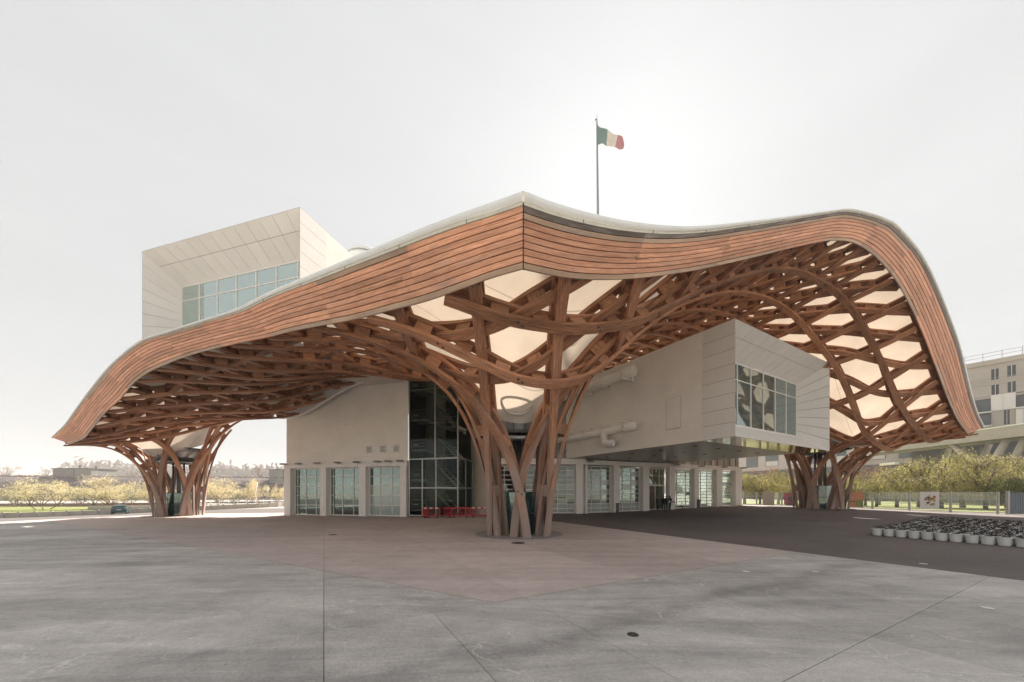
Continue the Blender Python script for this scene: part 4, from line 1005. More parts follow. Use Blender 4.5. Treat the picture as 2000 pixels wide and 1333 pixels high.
def bay_wall(A, e, n, t0, t1, cols, band_top):
    for a, b in cols:
        q = fpt(A, e, n, (a+b)/2, 0); zl = gz(q.x, q.y)-.1; mb = MB()
        mb.frame_box(fpt(A, e, n, (a+b)/2, (zl+5.5)/2, .05), tuple(e*(b-a)/2)+(0,), tuple(n*.32)+(0,), (0, 0, (5.5-zl)/2)); mb.build('column', M['frame'], wing)
    mb = MB(); mb.frame_box(fpt(A, e, n, (t0+t1)/2, (5.5+band_top)/2, .05), tuple(e*((t1-t0)/2+.1))+(0,), tuple(n*.36)+(0,), (0, 0, (band_top-5.5)/2)); mb.build('cornice', M['frame'], wing)
c1 = [tuple(ft(A1, e1, p) for p in q) for q in ((935, 944), (1060, 1070), (1124, 1138))]
bay_wall(A1, e1, n1_, 0, float(np.linalg.norm(B1-A1)), c1, 6.15)
c2 = [tuple(ft(A2, e2_, p) for p in q) for q in ((1140, 1143.5), (1195, 1206), (1252, 1264), (1303, 1314.5), (1352, 1360.5), (1395.5, 1405), (1432, 1444))]
bay_wall(A2, e2_, n2_, 0, L2, c2, 6.02)
r10 = lin(10); rs = random.Random(5)
M['pale_frost'] = glass_mat('pale_frosted_glass', (0.7, 0.8, 0.76), 0.5, 0.15, 0.7, (0.50, 0.56, 0.52))
def pick_bay(i, j): return M['pale_frost'] if j < 2 else (M['pale_frost'] if rs.random() < .14 else M['bay_glass'])
for (a, b), cols in zip([(c1[0][1], c1[1][0]), (c1[1][1], c1[2][0])], ([0, .12, .35, .62, .88, 1], [0, .36, .70, 1])):
    glazed(wing, fpt(A1, e1, n1_, a, 0, -.3), e1, gz(2, 39)+.02, 5.42, b-a, cols, r10, pick_bay)
bays = list(zip(c2, c2[1:])); colsets = [[0, .27, .62, 1], [0, .27, .64, 1], None, [0, .28, .74, 1], [0, .32, .68, 1], [0, .34, 1]]
for q, (l, r_) in enumerate(bays):
    a, b = l[1], r_[0]; mid = fpt(A2, e2_, n2_, (a+b)/2, 0); zl = gz(mid.x, mid.y)+.02
    if q == 2:
        glazed(wing, fpt(A2, e2_, n2_, a, 0, -.5), e2_, zl, 3.3, b-a, [0, .1, .55, 1], [0, 1], lambda i, j: M['bay_glass'] if i != 1 else None, 'entrance_door', .07, .1)
        glazed(wing, fpt(A2, e2_, n2_, a, 0, -.5), e2_, 3.3, 5.42, b-a, [0, .4, .75, 1], [0, .55, 1], lambda i, j: M['bay_glass'], 'transom_light', .05, .08)
    else:
        rows = r10 if q < 2 else lin(12)
        glazed(wing, fpt(A2, e2_, n2_, a, 0, -.3), e2_, zl, 5.42, b-a, colsets[q], rows, (pick_bay if q < 2 else (lambda i, j: M['bay_glass'] if rs.random() > .12 else M['frosted'])))
# cladding above the bays: vertical folds, open-jointed
def folded(A, e, n, t0, t1, z0, z1, m, pitch=.55):
    k = int((t1-t0)/pitch); w = (t1-t0)/k
    for i in range(k):
        o = .10 if i % 2 else 0.0
        piece('cladding_strip', m, fpt(A, e, n, t0+(i+.5)*w, (z0+z1)/2, -.15+o), tuple(e*(w-.05))+(0,), tuple(n*.06)+(0,), (0, 0, z1-z0), wing)
    mb = MB(); mb.quad(fpt(A, e, n, t0, z0, -.3), fpt(A, e, n, t1, z0, -.3), fpt(A, e, n, t1, z1, -.3), fpt(A, e, n, t0, z1, -.3)); mb.build('cladding_backing', M['joint'], wing)
M['slat_light'] = mat('translucent_strip', (0.42, 0.385, 0.345), 0.45, 0, .3, .5, objvar=.35, stretch=(1, 1, .1))
folded(A1, e1, n1_, 0, 11.6, 6.2, 13.5, M['slatwall'], .62)
folded(A2, e2_, n2_, 9.0, L2-.1, 6.08, 8.6, M['slat_light'], .62)
mb = MB()                                                              # roof slab and interior shell of the wing
ra = [fpt(A1, e1, n1_, 0, 0), fpt(A1, e1, n1_, 11.8, 0), fpt(A2, e2_, n2_, L2, 0)]
back = [Vector((p.x-4, p.y+11, 0)) for p in ra]
top = [p+Vector((0, 0, 6.04)) for p in (ra[0], ra[1], ra[2], back[2], back[1], back[0])]; mb.poly(top)
low_ = [p+Vector((0, 0, 5.6)) for p in (ra[0], ra[1], ra[2], back[2], back[1], back[0])]; mb.poly(low_[::-1]); mb.build('roof_slab', M['panel_smooth'], wing)
mb = MB(); q0, q1 = back[0], back[1]; q2 = lerp(back[1], back[2], .48)
for a, b in ((q0, q1), (q1, q2)): mb.quad(a, b, b+Vector((0, 0, 5.6)), a+Vector((0, 0, 5.6)))
m0 = fpt(A2, e2_, n2_, c2[3][0], 0, -.4); mb.quad(m0, q2, q2+Vector((0, 0, 5.6)), m0+Vector((0, 0, 5.6)))
M['warm_in'] = mat('warm_interior', (0.36, 0.31, 0.26), 0.8, 0, .35, .7); mb.build('inner_wall', M['warm_in'], wing)
mb = MB()
for k in range(6):                                                     # counters and shelving seen dimly through the bays
    q = fpt(A2, e2_, n2_, 1.5+k*1.6, 0, -4.5-(k % 2)); mb.box((q.x, q.y, .55), (1.2, .7, 1.1), .4)
for k in range(3): q = fpt(A1, e1, n1_, 5+k*2.4, 0, -5); mb.box((q.x, q.y, .9), (1.6, .5, 1.8))
mb.build('counter', M['slatwall'], wing)
M['lamp'] = bpy.data.materials.new('lit_lamp'); M['lamp'].use_nodes = True
bs = M['lamp'].node_tree.nodes['Principled BSDF']; bs.inputs['Emission Color'].default_value = (1, .86, .66, 1); bs.inputs['Emission Strength'].default_value = 1.6
q = fpt(A2, e2_, n2_, lerp(c2[2][1], c2[3][0], .22), 5.0, -1.6); mb = MB(); mb.lathe([(.02, .2), (.22, .16), (.3, 0), (.22, -.16), (.02, -.2)], q, 14); mb.build('lamp_globe', M['lamp'], wing, True)
for px in (1135, 1310, 1358, 1402, 1440): floodlight(wing, fpt(A2, e2_, n2_, max(.2, ft(A2, e2_, px)), 5.85, .36), (n2_[0], n2_[1], 0))
# terrace balustrade seen over the lower gallery
bal = thing('balustrade', 'slim terrace balustrade showing above the lower gallery box roof', 'railing', (*PL(1, 13, 14.3),))
mb = MB(); r0, r1 = PL(.5, 10.8, 14.27), PL(.5, 20.4, 14.27)
mb.bar(r0+Vector((0, 0, 1.45)), r1+Vector((0, 0, 1.45)), .06, .05); mb.bar(r0+Vector((0, 0, .12)), r1+Vector((0, 0, .12)), .04, .04); mb.build('rail', M['steel'], bal)
for k in range(17): p = lerp(r0, r1, k/16); piece('baluster', M['slatwall'], p+Vector((0, 0, .72)), (.04, 0, 0), (0, .06, 0), (0, 0, 1.44), bal)
mb = MB(); mb.bar(r0+Vector((0, 0, 1.45)), PL(6, 10.8, 15.7), .06, .05); mb.build('rail', M['steel'], bal)
# ------------------------------------------------------------------ inside the trunks: hopper, ring, glass cylinder, footing
for i, p in enumerate(PIL):
    k = p['r']/2.12; cx, cy = p['c']; zg = gz(cx, cy); nr, nz = p['neck']; nz -= zg
    mb = MB(); mb.lathe([(nr*.98, nz+.05), (nr*1.0, nz-.06), (nr*.93, nz-.5), (nr*.74, nz-1.15)], (cx, cy, zg), 40); hop = mb.build('hopper', M['steel'], canopy, True)
    mb = MB(); mb.lathe([(nr*1.0, nz+.09), (nr*.5, nz+.13), (.02, nz+.14)], (cx, cy, zg), 40); mb.build('sun_lid', M['dark_steel'], hop)  # solid lid added so no sun reaches the hopper's inside
    for kk in range(14):
        a = kk*math.pi/7; d = Vector((math.cos(a), math.sin(a), 0)); mb = MB()
        mb.bar(Vector((cx, cy, zg+nz+.04))+d*nr*1.03, Vector((cx, cy, zg+nz-1.15))+d*nr*.77, .035, .05); mb.build('rib', M['dark_steel'], hop)
    for rr, zz, w in ((nr*1.03, nz+.06, .07), (nr*.78, nz-1.18, .09)):
        mb = MB(); mb.tube([(cx+rr*math.cos(a), cy+rr*math.sin(a), zg+zz) for a in np.linspace(0, 2*math.pi, 41)[:-1]], w, 8, closed=True); mb.build('hopper_ring', M['dark_steel'], canopy, True)
    rr = p['r']*.70; zz = nz-1.55
    mb = MB(); mb.tube([(cx+rr*math.cos(a), cy+rr*math.sin(a), zg+zz) for a in np.linspace(0, 2*math.pi, 41)[:-1]], .13, 10, closed=True)
    for a in np.linspace(0, 2*math.pi, 7)[:-1]: mb.bar((cx+rr*math.cos(a), cy+rr*math.sin(a), zg+zz), (cx+rr*1.25*math.cos(a), cy+rr*1.25*math.sin(a), zg+zz), .16, .12)
    mb.build('tie_ring', M['steel'], canopy, True)
    mb = MB(); mb.tube([(cx, cy, zg+.1), (cx, cy, zg+nz-1.1)], .16*k, 14); mb.build('downpipe', M['dark_steel'], canopy, True)
    for a in (0.6, 2.2, 3.9, 5.4): mb = MB(); mb.tube([(cx+.45*k*math.cos(a), cy+.45*k*math.sin(a), zg+.1), (cx+.38*k*math.cos(a), cy+.38*k*math.sin(a), zg+nz-1.2)], .075*k, 8); mb.build('strut', M['dark_steel'], canopy, True)
    rg = p['r']*.44; hg = 2.45*k**.5; ng = 10
    for q in range(ng):
        a0, a1 = 2*math.pi*q/ng+.1, 2*math.pi*(q+1)/ng+.1-.03; am = (a0+a1)/2
        a_, b_ = Vector((cx+rg*math.cos(a0), cy+rg*math.sin(a0), zg)), Vector((cx+rg*math.cos(a1), cy+rg*math.sin(a1), zg))
        piece('glass_panel', M['teal_glass'], (a_+b_)/2+Vector((0, 0, hg/2)), b_-a_, Vector((math.cos(am), math.sin(am), 0))*.02, (0, 0, hg), canopy)
    for zz in (hg, hg*.5):
        mb = MB(); mb.tube([(cx+rg*math.cos(a), cy+rg*math.sin(a), zg+zz) for a in np.linspace(0, 2*math.pi, 31)[:-1]], .025, 6, closed=True); mb.build('glass_rail', M['dark_steel'], canopy, True)
    mb = MB(); R1 = p['r']+.5*k
    mb.lathe([(R1, .012), (R1-.05, .014), (.02, .014)], (cx, cy, zg), 48); mb.build('footing', mat('footing_%d' % i, (0.27, 0.25, 0.24), .8, 0, .12, 1.5), canopy)
# the hoop printed as a seam ring on the front membrane funnel
p = PIL[0]; hc = at(1010, 786, 18.2); mb = MB()
mb.tube([hc+Vector((.80*math.cos(a), .18*math.sin(a)-.02, .70*math.sin(a))) for a in np.linspace(0, 2*math.pi, 41)[:-1]], .075, 8, closed=True)
M['hoop'] = mat('grey_hoop', (0.42, 0.41, 0.38), 0.7); mb.build('membrane_hoop', M['hoop'], canopy, True)

# ------------------------------------------------------------------ flag and mast
q = at(1168, 425, 45); mast = thing('flagpole', 'tall slim grey flagpole standing up behind the canopy edge', 'flagpole', (q.x, q.y, 13))
top = at(1165.8, 236, 45)
mb = MB(); mb.tube([(q.x+.15, q.y, 13), (q.x, q.y, q.z), top], [.20, .17, .085], 12); mb.build('pole', M['steel'], mast, True)
mb = MB(); mb.tube([top, top+Vector((0, 0, .75))], .03, 6); mb.build('lightning_rod', M['steel'], mast)
mb = MB(); mb.lathe([(.02, -.1), (.11, -.04), (.12, .02), (.02, .1)], top+Vector((-.12, 0, .1)), 10); mb.build('truck', M['dark_steel'], mast, True)
fl = thing('flag', 'faded green white and red striped flag flying from the tall mast', 'flag', at(1167, 282, 44.9))
tops = spline([tuple(at(x, y, 44.85)) for x, y in ((1167, 244), (1176, 249), (1186, 255), (1199, 262), (1208, 263), (1216, 272), (1220, 280))], 31)
bots = spline([tuple(at(x, y, 44.85)) for x, y in ((1167, 282), (1176, 283), (1185, 284.5), (1194, 287), (1203, 290), (1211, 291), (1218, 291))], 31)
for si, (nm, col) in enumerate((('green_stripe', (0.17, 0.26, 0.245)), ('white_stripe', (0.72, 0.66, 0.58)), ('red_stripe', (0.50, 0.22, 0.24)))):
    mb = MB(); i0, i1 = si*10, si*10+10; pts = []
    for i in range(i0, i1+1):
        row = []
        for j in range(11):
            f = j/10; P0 = tops[i]*(1-f)+bots[i]*f
            P0 = P0+np.array([0, .10*math.sin(i*.45+f*2.4)+.04*math.sin(f*7+i*.7), .05*math.sin(i*.8+f*4)*(i/30)]); row.append(P0)
        pts.append(row)
    for i in range(10):
        for j in range(10): mb.quad(pts[i][j], pts[i+1][j], pts[i+1][j+1], pts[i][j+1])
    bmm = mb.mesh(nm, mat(nm, col, .8, 0, .15, 1.5), True); o = link(nm, bmm, fl); md = o.modifiers.new('thick', 'SOLIDIFY'); md.thickness = .012

# ------------------------------------------------------------------ trees
def leaf_mat(name, col, var=.25, transl=.35):
    m = bpy.data.materials.new(name); m.use_nodes = True; nt = m.node_tree; N = nt.nodes; L = nt.links; N.clear()
    o = N.new('ShaderNodeOutputMaterial'); d = N.new('ShaderNodeBsdfDiffuse'); t = N.new('ShaderNodeBsdfTranslucent')
    geo = N.new('ShaderNodeNewGeometry'); mr = N.new('ShaderNodeMapRange'); mr.inputs[3].default_value = 1-var; mr.inputs[4].default_value = 1+var; L.new(geo.outputs['Random Per Island'], mr.inputs[0])
    ns = N.new('ShaderNodeTexNoise'); ns.inputs['Scale'].default_value = .35; L.new(geo.outputs['Position'], ns.inputs[0])
    mr2 = N.new('ShaderNodeMapRange'); mr2.inputs[1].default_value = .3; mr2.inputs[2].default_value = .7; mr2.inputs[3].default_value = .75; mr2.inputs[4].default_value = 1.25; L.new(ns.outputs[0], mr2.inputs[0])
    mu = N.new('ShaderNodeMath'); mu.operation = 'MULTIPLY'; L.new(mr.outputs[0], mu.inputs[0]); L.new(mr2.outputs[0], mu.inputs[1])
    vm = N.new('ShaderNodeVectorMath'); vm.operation = 'SCALE'; vm.inputs[0].default_value = col; L.new(mu.outputs[0], vm.inputs['Scale'])
    for s in (d, t): L.new(vm.outputs[0], s.inputs[0])
    mx = N.new('ShaderNodeMixShader'); mx.inputs[0].default_value = transl; L.new(d.outputs[0], mx.inputs[1]); L.new(t.outputs[0], mx.inputs[2]); L.new(mx.outputs[0], o.inputs[0]); return m
M['bark'] = mat('bark', (0.10, 0.075, 0.055), 0.9, 0, .3, 4); M['bark_pale'] = mat('bark_pale', (0.20, 0.16, 0.12), 0.9, 0, .3, 4)
M['leaf_yellow'] = leaf_mat('spring_blossom_leaf', (0.64, 0.56, 0.36), .2, .45); M['leaf_green'] = leaf_mat('young_willow_leaf', (0.31, 0.285, 0.115), .4, .5); M['leaf_dark'] = leaf_mat('evergreen_leaf', (0.07, 0.11, 0.025)); M['leaf_pink'] = leaf_mat('coppery_leaf', (0.36, 0.22, 0.125)); M['leaf_sage'] = leaf_mat('sage_leaf', (0.22, 0.235, 0.155))
def make_tree(seed, h, w, trunk_h, leaf, bark, nbranch=9, nleaf=3600, droop=0.0, size=.13, name='tree', multi=1):
    """returns (trunk mesh, crown mesh) about the origin; twig sprays of small leaf faces along curved limbs"""
    r = np.random.default_rng(seed); tb = MB(); tips = []
    stems = []
    for s in range(multi):
        a = r.uniform(0, 6.28); lean = .10*w*(s > 0)
        top = Vector((math.cos(a)*lean*2, math.sin(a)*lean*2, trunk_h)); b0 = Vector((math.cos(a)*lean*.4, math.sin(a)*lean*.4, -.1))
        tb.tube([b0, lerp(b0, top, .5)+Vector((r.normal()*.05, r.normal()*.05, 0)), top], [.032*h/multi**.5, .024*h/multi**.5, .018*h/multi**.5], 7); stems.append(top)
    for b in range(nbranch):
        st = stems[b % multi]; a = b*2.4+r.uniform(-.4, .4); reach = w/2*r.uniform(.55, 1.0); rise = (h-trunk_h)*r.uniform(.35, 1.0)
        if b < 2: reach *= .35; rise = (h-trunk_h)*r.uniform(.9, 1.02)
        pts = []
        for t in np.linspace(0, 1, 7):
            rad = reach*(t**.8); z = st.z+rise*(1-(1-t)**1.7)-droop*h*.42*max(0, t-.45)**1.5*2
            pts.append(Vector((st.x+math.cos(a+.25*t)*rad+r.normal()*.04*w*t, st.y+math.sin(a+.25*t)*rad+r.normal()*.04*w*t, z)))
        tb.tube(pts, [max(.012*h*(1-t)+.004, .004) for t in np.linspace(0, 1, 7)], 5)
        tips.append(pts)
        for q in range(4):                                             # twigs
            i = r.integers(2, 6); p0 = pts[i]; d = Vector((r.normal(), r.normal(), r.normal()*.6+.45-droop)).normalized()*w*r.uniform(.10, .24)
            tw = [p0, p0+d*.5+Vector((0, 0, .02*h)), p0+d+Vector((0, 0, -droop*h*.16))]; tb.tube(tw, [.005*h, .0035*h, .002*h], 4); tips.append([p0, tw[1], tw[2]])
    V, F = [], []
    n = 0
    while n < nleaf:
        path = tips[r.integers(len(tips))]; t = r.uniform(.2, 1)*(len(path)-1); i = min(int(t), len(path)-2); p = lerp(path[i], path[i+1], t-i)
        c = p+Vector((r.normal()*.045*w, r.normal()*.045*w, r.normal()*.035*h))
        m = r.integers(3, 8) if droop == 0 else r.integers(5, 15)
        d = Vector((r.normal(), r.normal(), r.normal()*.5+.25)) if droop == 0 else Vector((r.normal()*.35, r.normal()*.35, -1.0))
        d.normalize(); step = size*.9
        for q in range(m):
            cc = c+d*step*q+Vector((r.normal(), r.normal(), r.normal()))*size*.25
            if cc.z < trunk_h*.35: continue
            u = Vector((r.normal(), r.normal(), r.normal())).normalized(); v = u.cross(d).normalized() if abs(u.dot(d)) < .95 else Vector((1, 0, 0))
            L_ = size*r.uniform(.6, 1.15); W_ = L_*(.42 if droop == 0 else .28); dd = (d+u*.6).normalized()
            b = len(V); V += [tuple(cc-dd*L_/2), tuple(cc+v*W_/2), tuple(cc+dd*L_/2), tuple(cc-v*W_/2)]; F.append((b, b+1, b+2, b+3)); n += 1
    mb = MB(); mb.v = V; mb.f = F; mb.uv = [(0, 0)]*(4*len(F))
    return tb.mesh('trunk', bark, True), mb.mesh('crown', leaf)
TREE = {}
def tree(kind, label, pos, rz=0, sc=1.0, group=None, cat='tree', name='tree'):
    tm, cm = TREE[kind]; t = thing(name, label, cat, pos, rz, group); t.scale = (sc if isinstance(sc, tuple) else (sc, sc, sc))
    for nm, me in (('trunk', tm), ('crown', cm)):
        o = bpy.data.objects.new(nm, me); COL.objects.link(o); o.parent = t
    return t
for k in range(3): TREE['yellow%d' % k] = make_tree(20+k, 5.6, 9.0, 1.1, M['leaf_yellow'], M['bark_pale'], 16, 9000, 0, .20, multi=3)
TREE['willow0'] = make_tree(31, 6.4, 7.0, 2.6, M['leaf_green'], M['bark'], 18, 10500, .55, .175)
TREE['willow1'] = make_tree(32, 6.2, 7.2, 2.4, M['leaf_green'], M['bark'], 18, 10500, .62, .175)
TREE['copper'] = make_tree(33, 6.6, 5.6, 2.4, M['leaf_pink'], M['bark'], 11, 2600, 0, .15)
TREE['dark'] = make_tree(34, 4.6, 5.4, 1.0, M['leaf_dark'], M['bark'], 12, 6000, .3, .16)
TREE['sage'] = make_tree(35, 4.2, 6.2, .7, M['leaf_sage'], M['bark'], 12, 3800, 0, .20, multi=2)
TREE['bare'] = make_tree(36, 7.0, 8, 2.0, leaf_mat('bare_twig', (0.26, 0.20, 0.16)), M['bark'], 12, 1500, 0, .22)

# ---- the side towards the embankment
GL = lambda x, y: gz(x, y)-.03
for i, (px, D, kind, sc, lb) in enumerate([
        (82, 80, 'yellow0', (1.30, 1.30, 1.24), 'broad pale yellow flowering tree standing alone on the lawn strip'),
        (212, 80, 'yellow1', (1.28, 1.28, 1.25), 'pale yellow multi-stemmed tree right behind the teal car'),
        (300, 82, 'yellow2', (.95, .95, 1.2), 'pale yellow tree half hidden by the trunk nearest the teal car'),
        (424, 84, 'yellow0', (1.02, 1.02, 1.22), 'pale yellow tree between the car-side trunk and the leaning white stake'),
        (492, 90, 'yellow1', (.74, .74, 1.12), 'narrow pale yellow tree behind the leaning white stake'),
        (538, 96, 'yellow2', (.52, .52, .92), 'smallest pale yellow tree, closest to the ribbed hall')]):
    x = (px-1000)/FPX*D; tree(kind, lb, (x, D, GL(x, D)), i*1.7, sc, 'yellow flowering trees along the low wall')
for i, (px, D, sc, lb) in enumerate([(28, 104, 1.45, 'sage green bushy tree behind the lawn at the picture edge'), (150, 108, 1.35, 'sage green bushy tree between the two broadest yellow trees'), (258, 110, 1.3, 'sage green bushy tree behind the teal car, below the dark bank'), (455, 114, 1.2, 'sage green bushy tree behind the leaning white stake')]):
    x = (px-1000)/FPX*D; tree('sage', lb, (x, D, GL(x, D)), i*2.1, sc, 'bushy trees at the foot of the bank')
M['bank'] = mat('wooded_bank', (0.115, 0.095, 0.10), 0.95, 0, .35, .25, 8); M['far_hill'] = mat('far_wooded_hill', (0.16, 0.13, 0.11), 0.95, 0, .25, .06, 6)
M['lawn'] = mat('lawn_turf', (0.17, 0.19, 0.045), 0.9, 0, .3, 1.5)
def ridge(name, pts, h0, h1, depth, m, jag, seed):
    r = np.random.default_rng(seed); P = spline(pts, 120); mb = MB(); n = len(P); hh = np.linspace(h0, h1, n)+np.convolve(r.normal(size=n+8), np.ones(9)/9, 'valid')*jag
    prof = [(0, 0), (.12, .45), (.3, .8), (.55, 1.0), (1.0, .95), (1.6, 0)]
    d = np.gradient(P, axis=0); d /= np.linalg.norm(d, axis=1, keepdims=True); nn = np.stack([-d[:, 1], d[:, 0], 0*d[:, 0]], -1)
    V = []
    for i in range(n):
        for q, (o, z) in enumerate(prof): V.append(tuple(P[i]+nn[i]*o*depth+np.array([0, 0, hh[i]*z+(r.normal()*jag*.35 if 0 < z < 1 else 0)])))
    K = len(prof); mb.v = V; mb.f = [(i*K+q, (i+1)*K+q, (i+1)*K+q+1, i*K+q+1) for i in range(n-1) for q in range(K-1)]; mb.uv = [(0, 0)]*(4*len(mb.f))
    return tag(mb.build(name, m, None, True), kind='structure')
ridge('embankment', [(-270, 120, -1), (-190, 138, -1), (-120, 150, -1), (-60, 160, -1), (10, 165, -1)], 10.3, 10.3, 22, M['bank'], .25, 3)
ridge('hill', [(-900, 420, -2), (-600, 480, -2), (-350, 520, -2), (-100, 560, -2), (300, 600, -2)], 34, 26, 120, M['far_hill'], 9, 4)
# brushy growth along the crest, bare trees standing up from it
def brush(name, pts, h, n, m, seed, size):
    r = np.random.default_rng(seed); P = spline(pts, 300); V, F = [], []
    for _ in range(n):
        p = P[r.integers(300)]+np.array([r.normal()*3, r.normal()*3, abs(r.normal())*h*.5]); u = Vector((r.normal(), r.normal(), r.normal()+1.2)).normalized(); v = u.orthogonal().normalized(); s = size*r.uniform(.4, 1.2); c = Vector(p)
        b = len(V); V += [tuple(c-u*s), tuple(c+v*s*.35), tuple(c+u*s), tuple(c-v*s*.35)]; F.append((b, b+1, b+2, b+3))
    mb = MB(); mb.v = V; mb.f = F; mb.uv = [(0, 0)]*(4*len(F)); return tag(mb.build(name, m), kind='stuff')
M['brush'] = leaf_mat('dry_brush', (0.17, 0.135, 0.12)); M['brush2'] = leaf_mat('pale_brush', (0.17, 0.135, 0.115))
brush('bank_scrub', [(-270, 124, 8.8), (-190, 142, 8.8), (-120, 154, 8.8), (-60, 164, 8.8), (10, 169, 8.8)], 0.3, 3500, M['brush'], 8, .45)
brush('hill_wood', [(-620, 480, 26), (-350, 520, 25), (-100, 560, 24)], 14, 6000, M['brush2'], 10, 4.5)
for i, (px, D, sc, lb) in enumerate([(12, 230, 1.6, 'bare brown tree on the skyline at the picture edge'), (88, 225, 1.3, 'bare brown tree on the skyline beside the grey blockhouse'), (258, 230, 1.2, 'bare brown tree on the skyline above the teal car'), (508, 225, 1.35, 'bare brown tree on the skyline near the ribbed hall')]):
    x = (px-1000)/FPX*D; tree('bare', lb, (x, D, 9.0), i*1.3, sc, 'bare trees on the skyline', name='bare_tree')
M['blockhouse'] = mat('grey_render', (0.20, 0.20, 0.185), 0.85, 0, .12, .2); M['brick'] = mat('dull_brick', (0.22, 0.13, 0.115), 0.9, 0, .2, 2)
def blockhouse(px0, px1, py0, py1, D, label, stacks):
    a, b = at(px0, py1, D), at(px1, py0, D); t = thing('blockhouse', label, 'building', ((a.x+b.x)/2, D, 9))
    mb = MB(); zc0 = 6.0; mb.box(((a.x+b.x)/2, D+5, (zc0+b.z)/2), (b.x-a.x, 10, b.z-zc0)); mb.build('wall', M['blockhouse'], t)
    mb = MB(); mb.box(((a.x+b.x)/2, D+5, b.z+.12), (b.x-a.x+.6, 10.6, .24)); mb.build('roof', M['bank'], t)
    mb = MB(); mb.box((lerp(a.x, b.x, .56), D-.06, (a.z+b.z)/2), (.25, .12, b.z-a.z)); mb.build('downpipe', M['dark_steel'], t)
    for f, h in stacks: mb = MB(); x = lerp(a.x, b.x, f); mb.box((x, D+3, b.z+.2+h/2), (.45, .45, h)); mb.box((x+.5, D+3, b.z+.2+h*.85), (.9, .12, .12)); mb.build('chimney', M['dark_steel'], t)
blockhouse(103, 178, 916, 935, 150, 'flat grey blockhouse with two thin stacks on the wooded bank', ((.48, 1.7), (.91, 1.0)))
blockhouse(526, 575, 918, 940, 158, 'plain grey blockhouse on the bank partly hidden by the ribbed hall', ())
# low concrete wall along the plaza: panels between posts
lw = thing('low_wall', 'low pale concrete wall of panels and posts along the plaza edge', 'wall', (-64.5, 63.5, -1.3))
WP = spline([(-98, 52, 0), (-82, 56.5, 0), (-70.5, 62.3, 0), (-64.5, 63.5, 0), (-55, 64, 0), (-48.5, 69, 0), (-47, 80, 0)], 37)
M['wall_conc'] = mat('pale_concrete', (0.42, 0.385, 0.345), 0.85, 0, .12, .8, objvar=.08)
for i in range(36):
    a, b = Vector(WP[i]), Vector(WP[i+1]); a.z = gz(a.x, a.y)-.1; b.z = gz(b.x, b.y)-.1; d = (b-a).normalized(); n_ = Vector((-d.y, d.x, 0)); L_ = (b-a).length
    piece('wall_panel', M['wall_conc'], (a+b)/2+Vector((0, 0, .45)), d*(L_-.02), n_*.16, (0, 0, .88), lw)
    piece('post', M['wall_conc'], a+n_*-.03+Vector((0, 0, .50)), d*.26, n_*.30, (0, 0, 1.0), lw)
mb = MB(); mb.tube([Vector(p)+Vector((0, 0, gz(p[0], p[1])+.98)) for p in WP], .035, 6); mb.build('rail', M['dark_steel'], lw, True)
# lawn strip and retaining walls behind it
tag(sheet('lawn', [(-170, 64), (-90, 60), (-80, 66), (-82, 96), (-170, 112)], M['lawn'], None, dz=.45, cut=8, thick=.4), kind='structure')
for nm, P_, h, m, lb in (('brick_wall', [(-170, 112), (-125, 100), (-88, 97)], 1.6, M['brick'], 'low dark red brick wall behind the lawn strip'), ('retaining_wall', [(-90, 74), (-80, 73), (-70, 78)], 1.5, M['wall_conc'], 'pale retaining wall stepping up behind the teal car')):
    t = thing(nm, lb, 'wall', (P_[1][0], P_[1][1], 0))
    for (x0, y0), (x1, y1) in zip(P_, P_[1:]):
        a, b = Vector((x0, y0, h/2-.4+gz(x0, y0))), Vector((x1, y1, h/2-.4+gz(x1, y1))); d = (b-a).normalized(); k = max(1, int((b-a).length/3))
        for q in range(k): piece('wall_section', m, lerp(a, b, (q+.5)/k), d*((b-a).length/k-.02), Vector((-d.y, d.x, 0))*.3, (0, 0, h+.4), t)
rl = thing('railing', 'pale steel railing above the low wall beside the ribbed hall', 'railing', (-64, 84, -.4))
RP = [Vector((-76, 80, -.5)), Vector((-64, 84, -.4)), Vector((-54, 90, -.3))]
mb = MB()
for a, b in zip(RP, RP[1:]):
    for z in (0, .55, 1.1): mb.bar(a+Vector((0, 0, z)), b+Vector((0, 0, z)), .06)
mb.build('rail', M['frame'], rl)
for a, b in zip(RP, RP[1:]):
    for k in range(7): p0 = lerp(a, b, k/7); piece('post', M['frame'], p0+Vector((0, 0, .2)), (.09, 0, 0), (0, .09, 0), (0, 0, 1.9), rl)
for px0, py0, px1, py1, D, lb in ((503, 942, 500, 978, 70, 'crooked white stake leaning in front of a yellow tree'), (398, 950, 402, 980, 58, 'thin white stake beside the trunk nearest the teal car')):
    a, b = at(px1, py1, D), at(px0, py0, D); t = tag(MB().build('x', None) if False else None, None) if False else None
    mb = MB(); mid = lerp(a, b, .4)+Vector((-.25, 0, 0)); mb.tube([a+Vector((.2, 0, -.6)), mid, b], [.09, .08, .06], 8); o = mb.build('white_stake', M['frame'], None, True); tag(o, lb, 'stake')

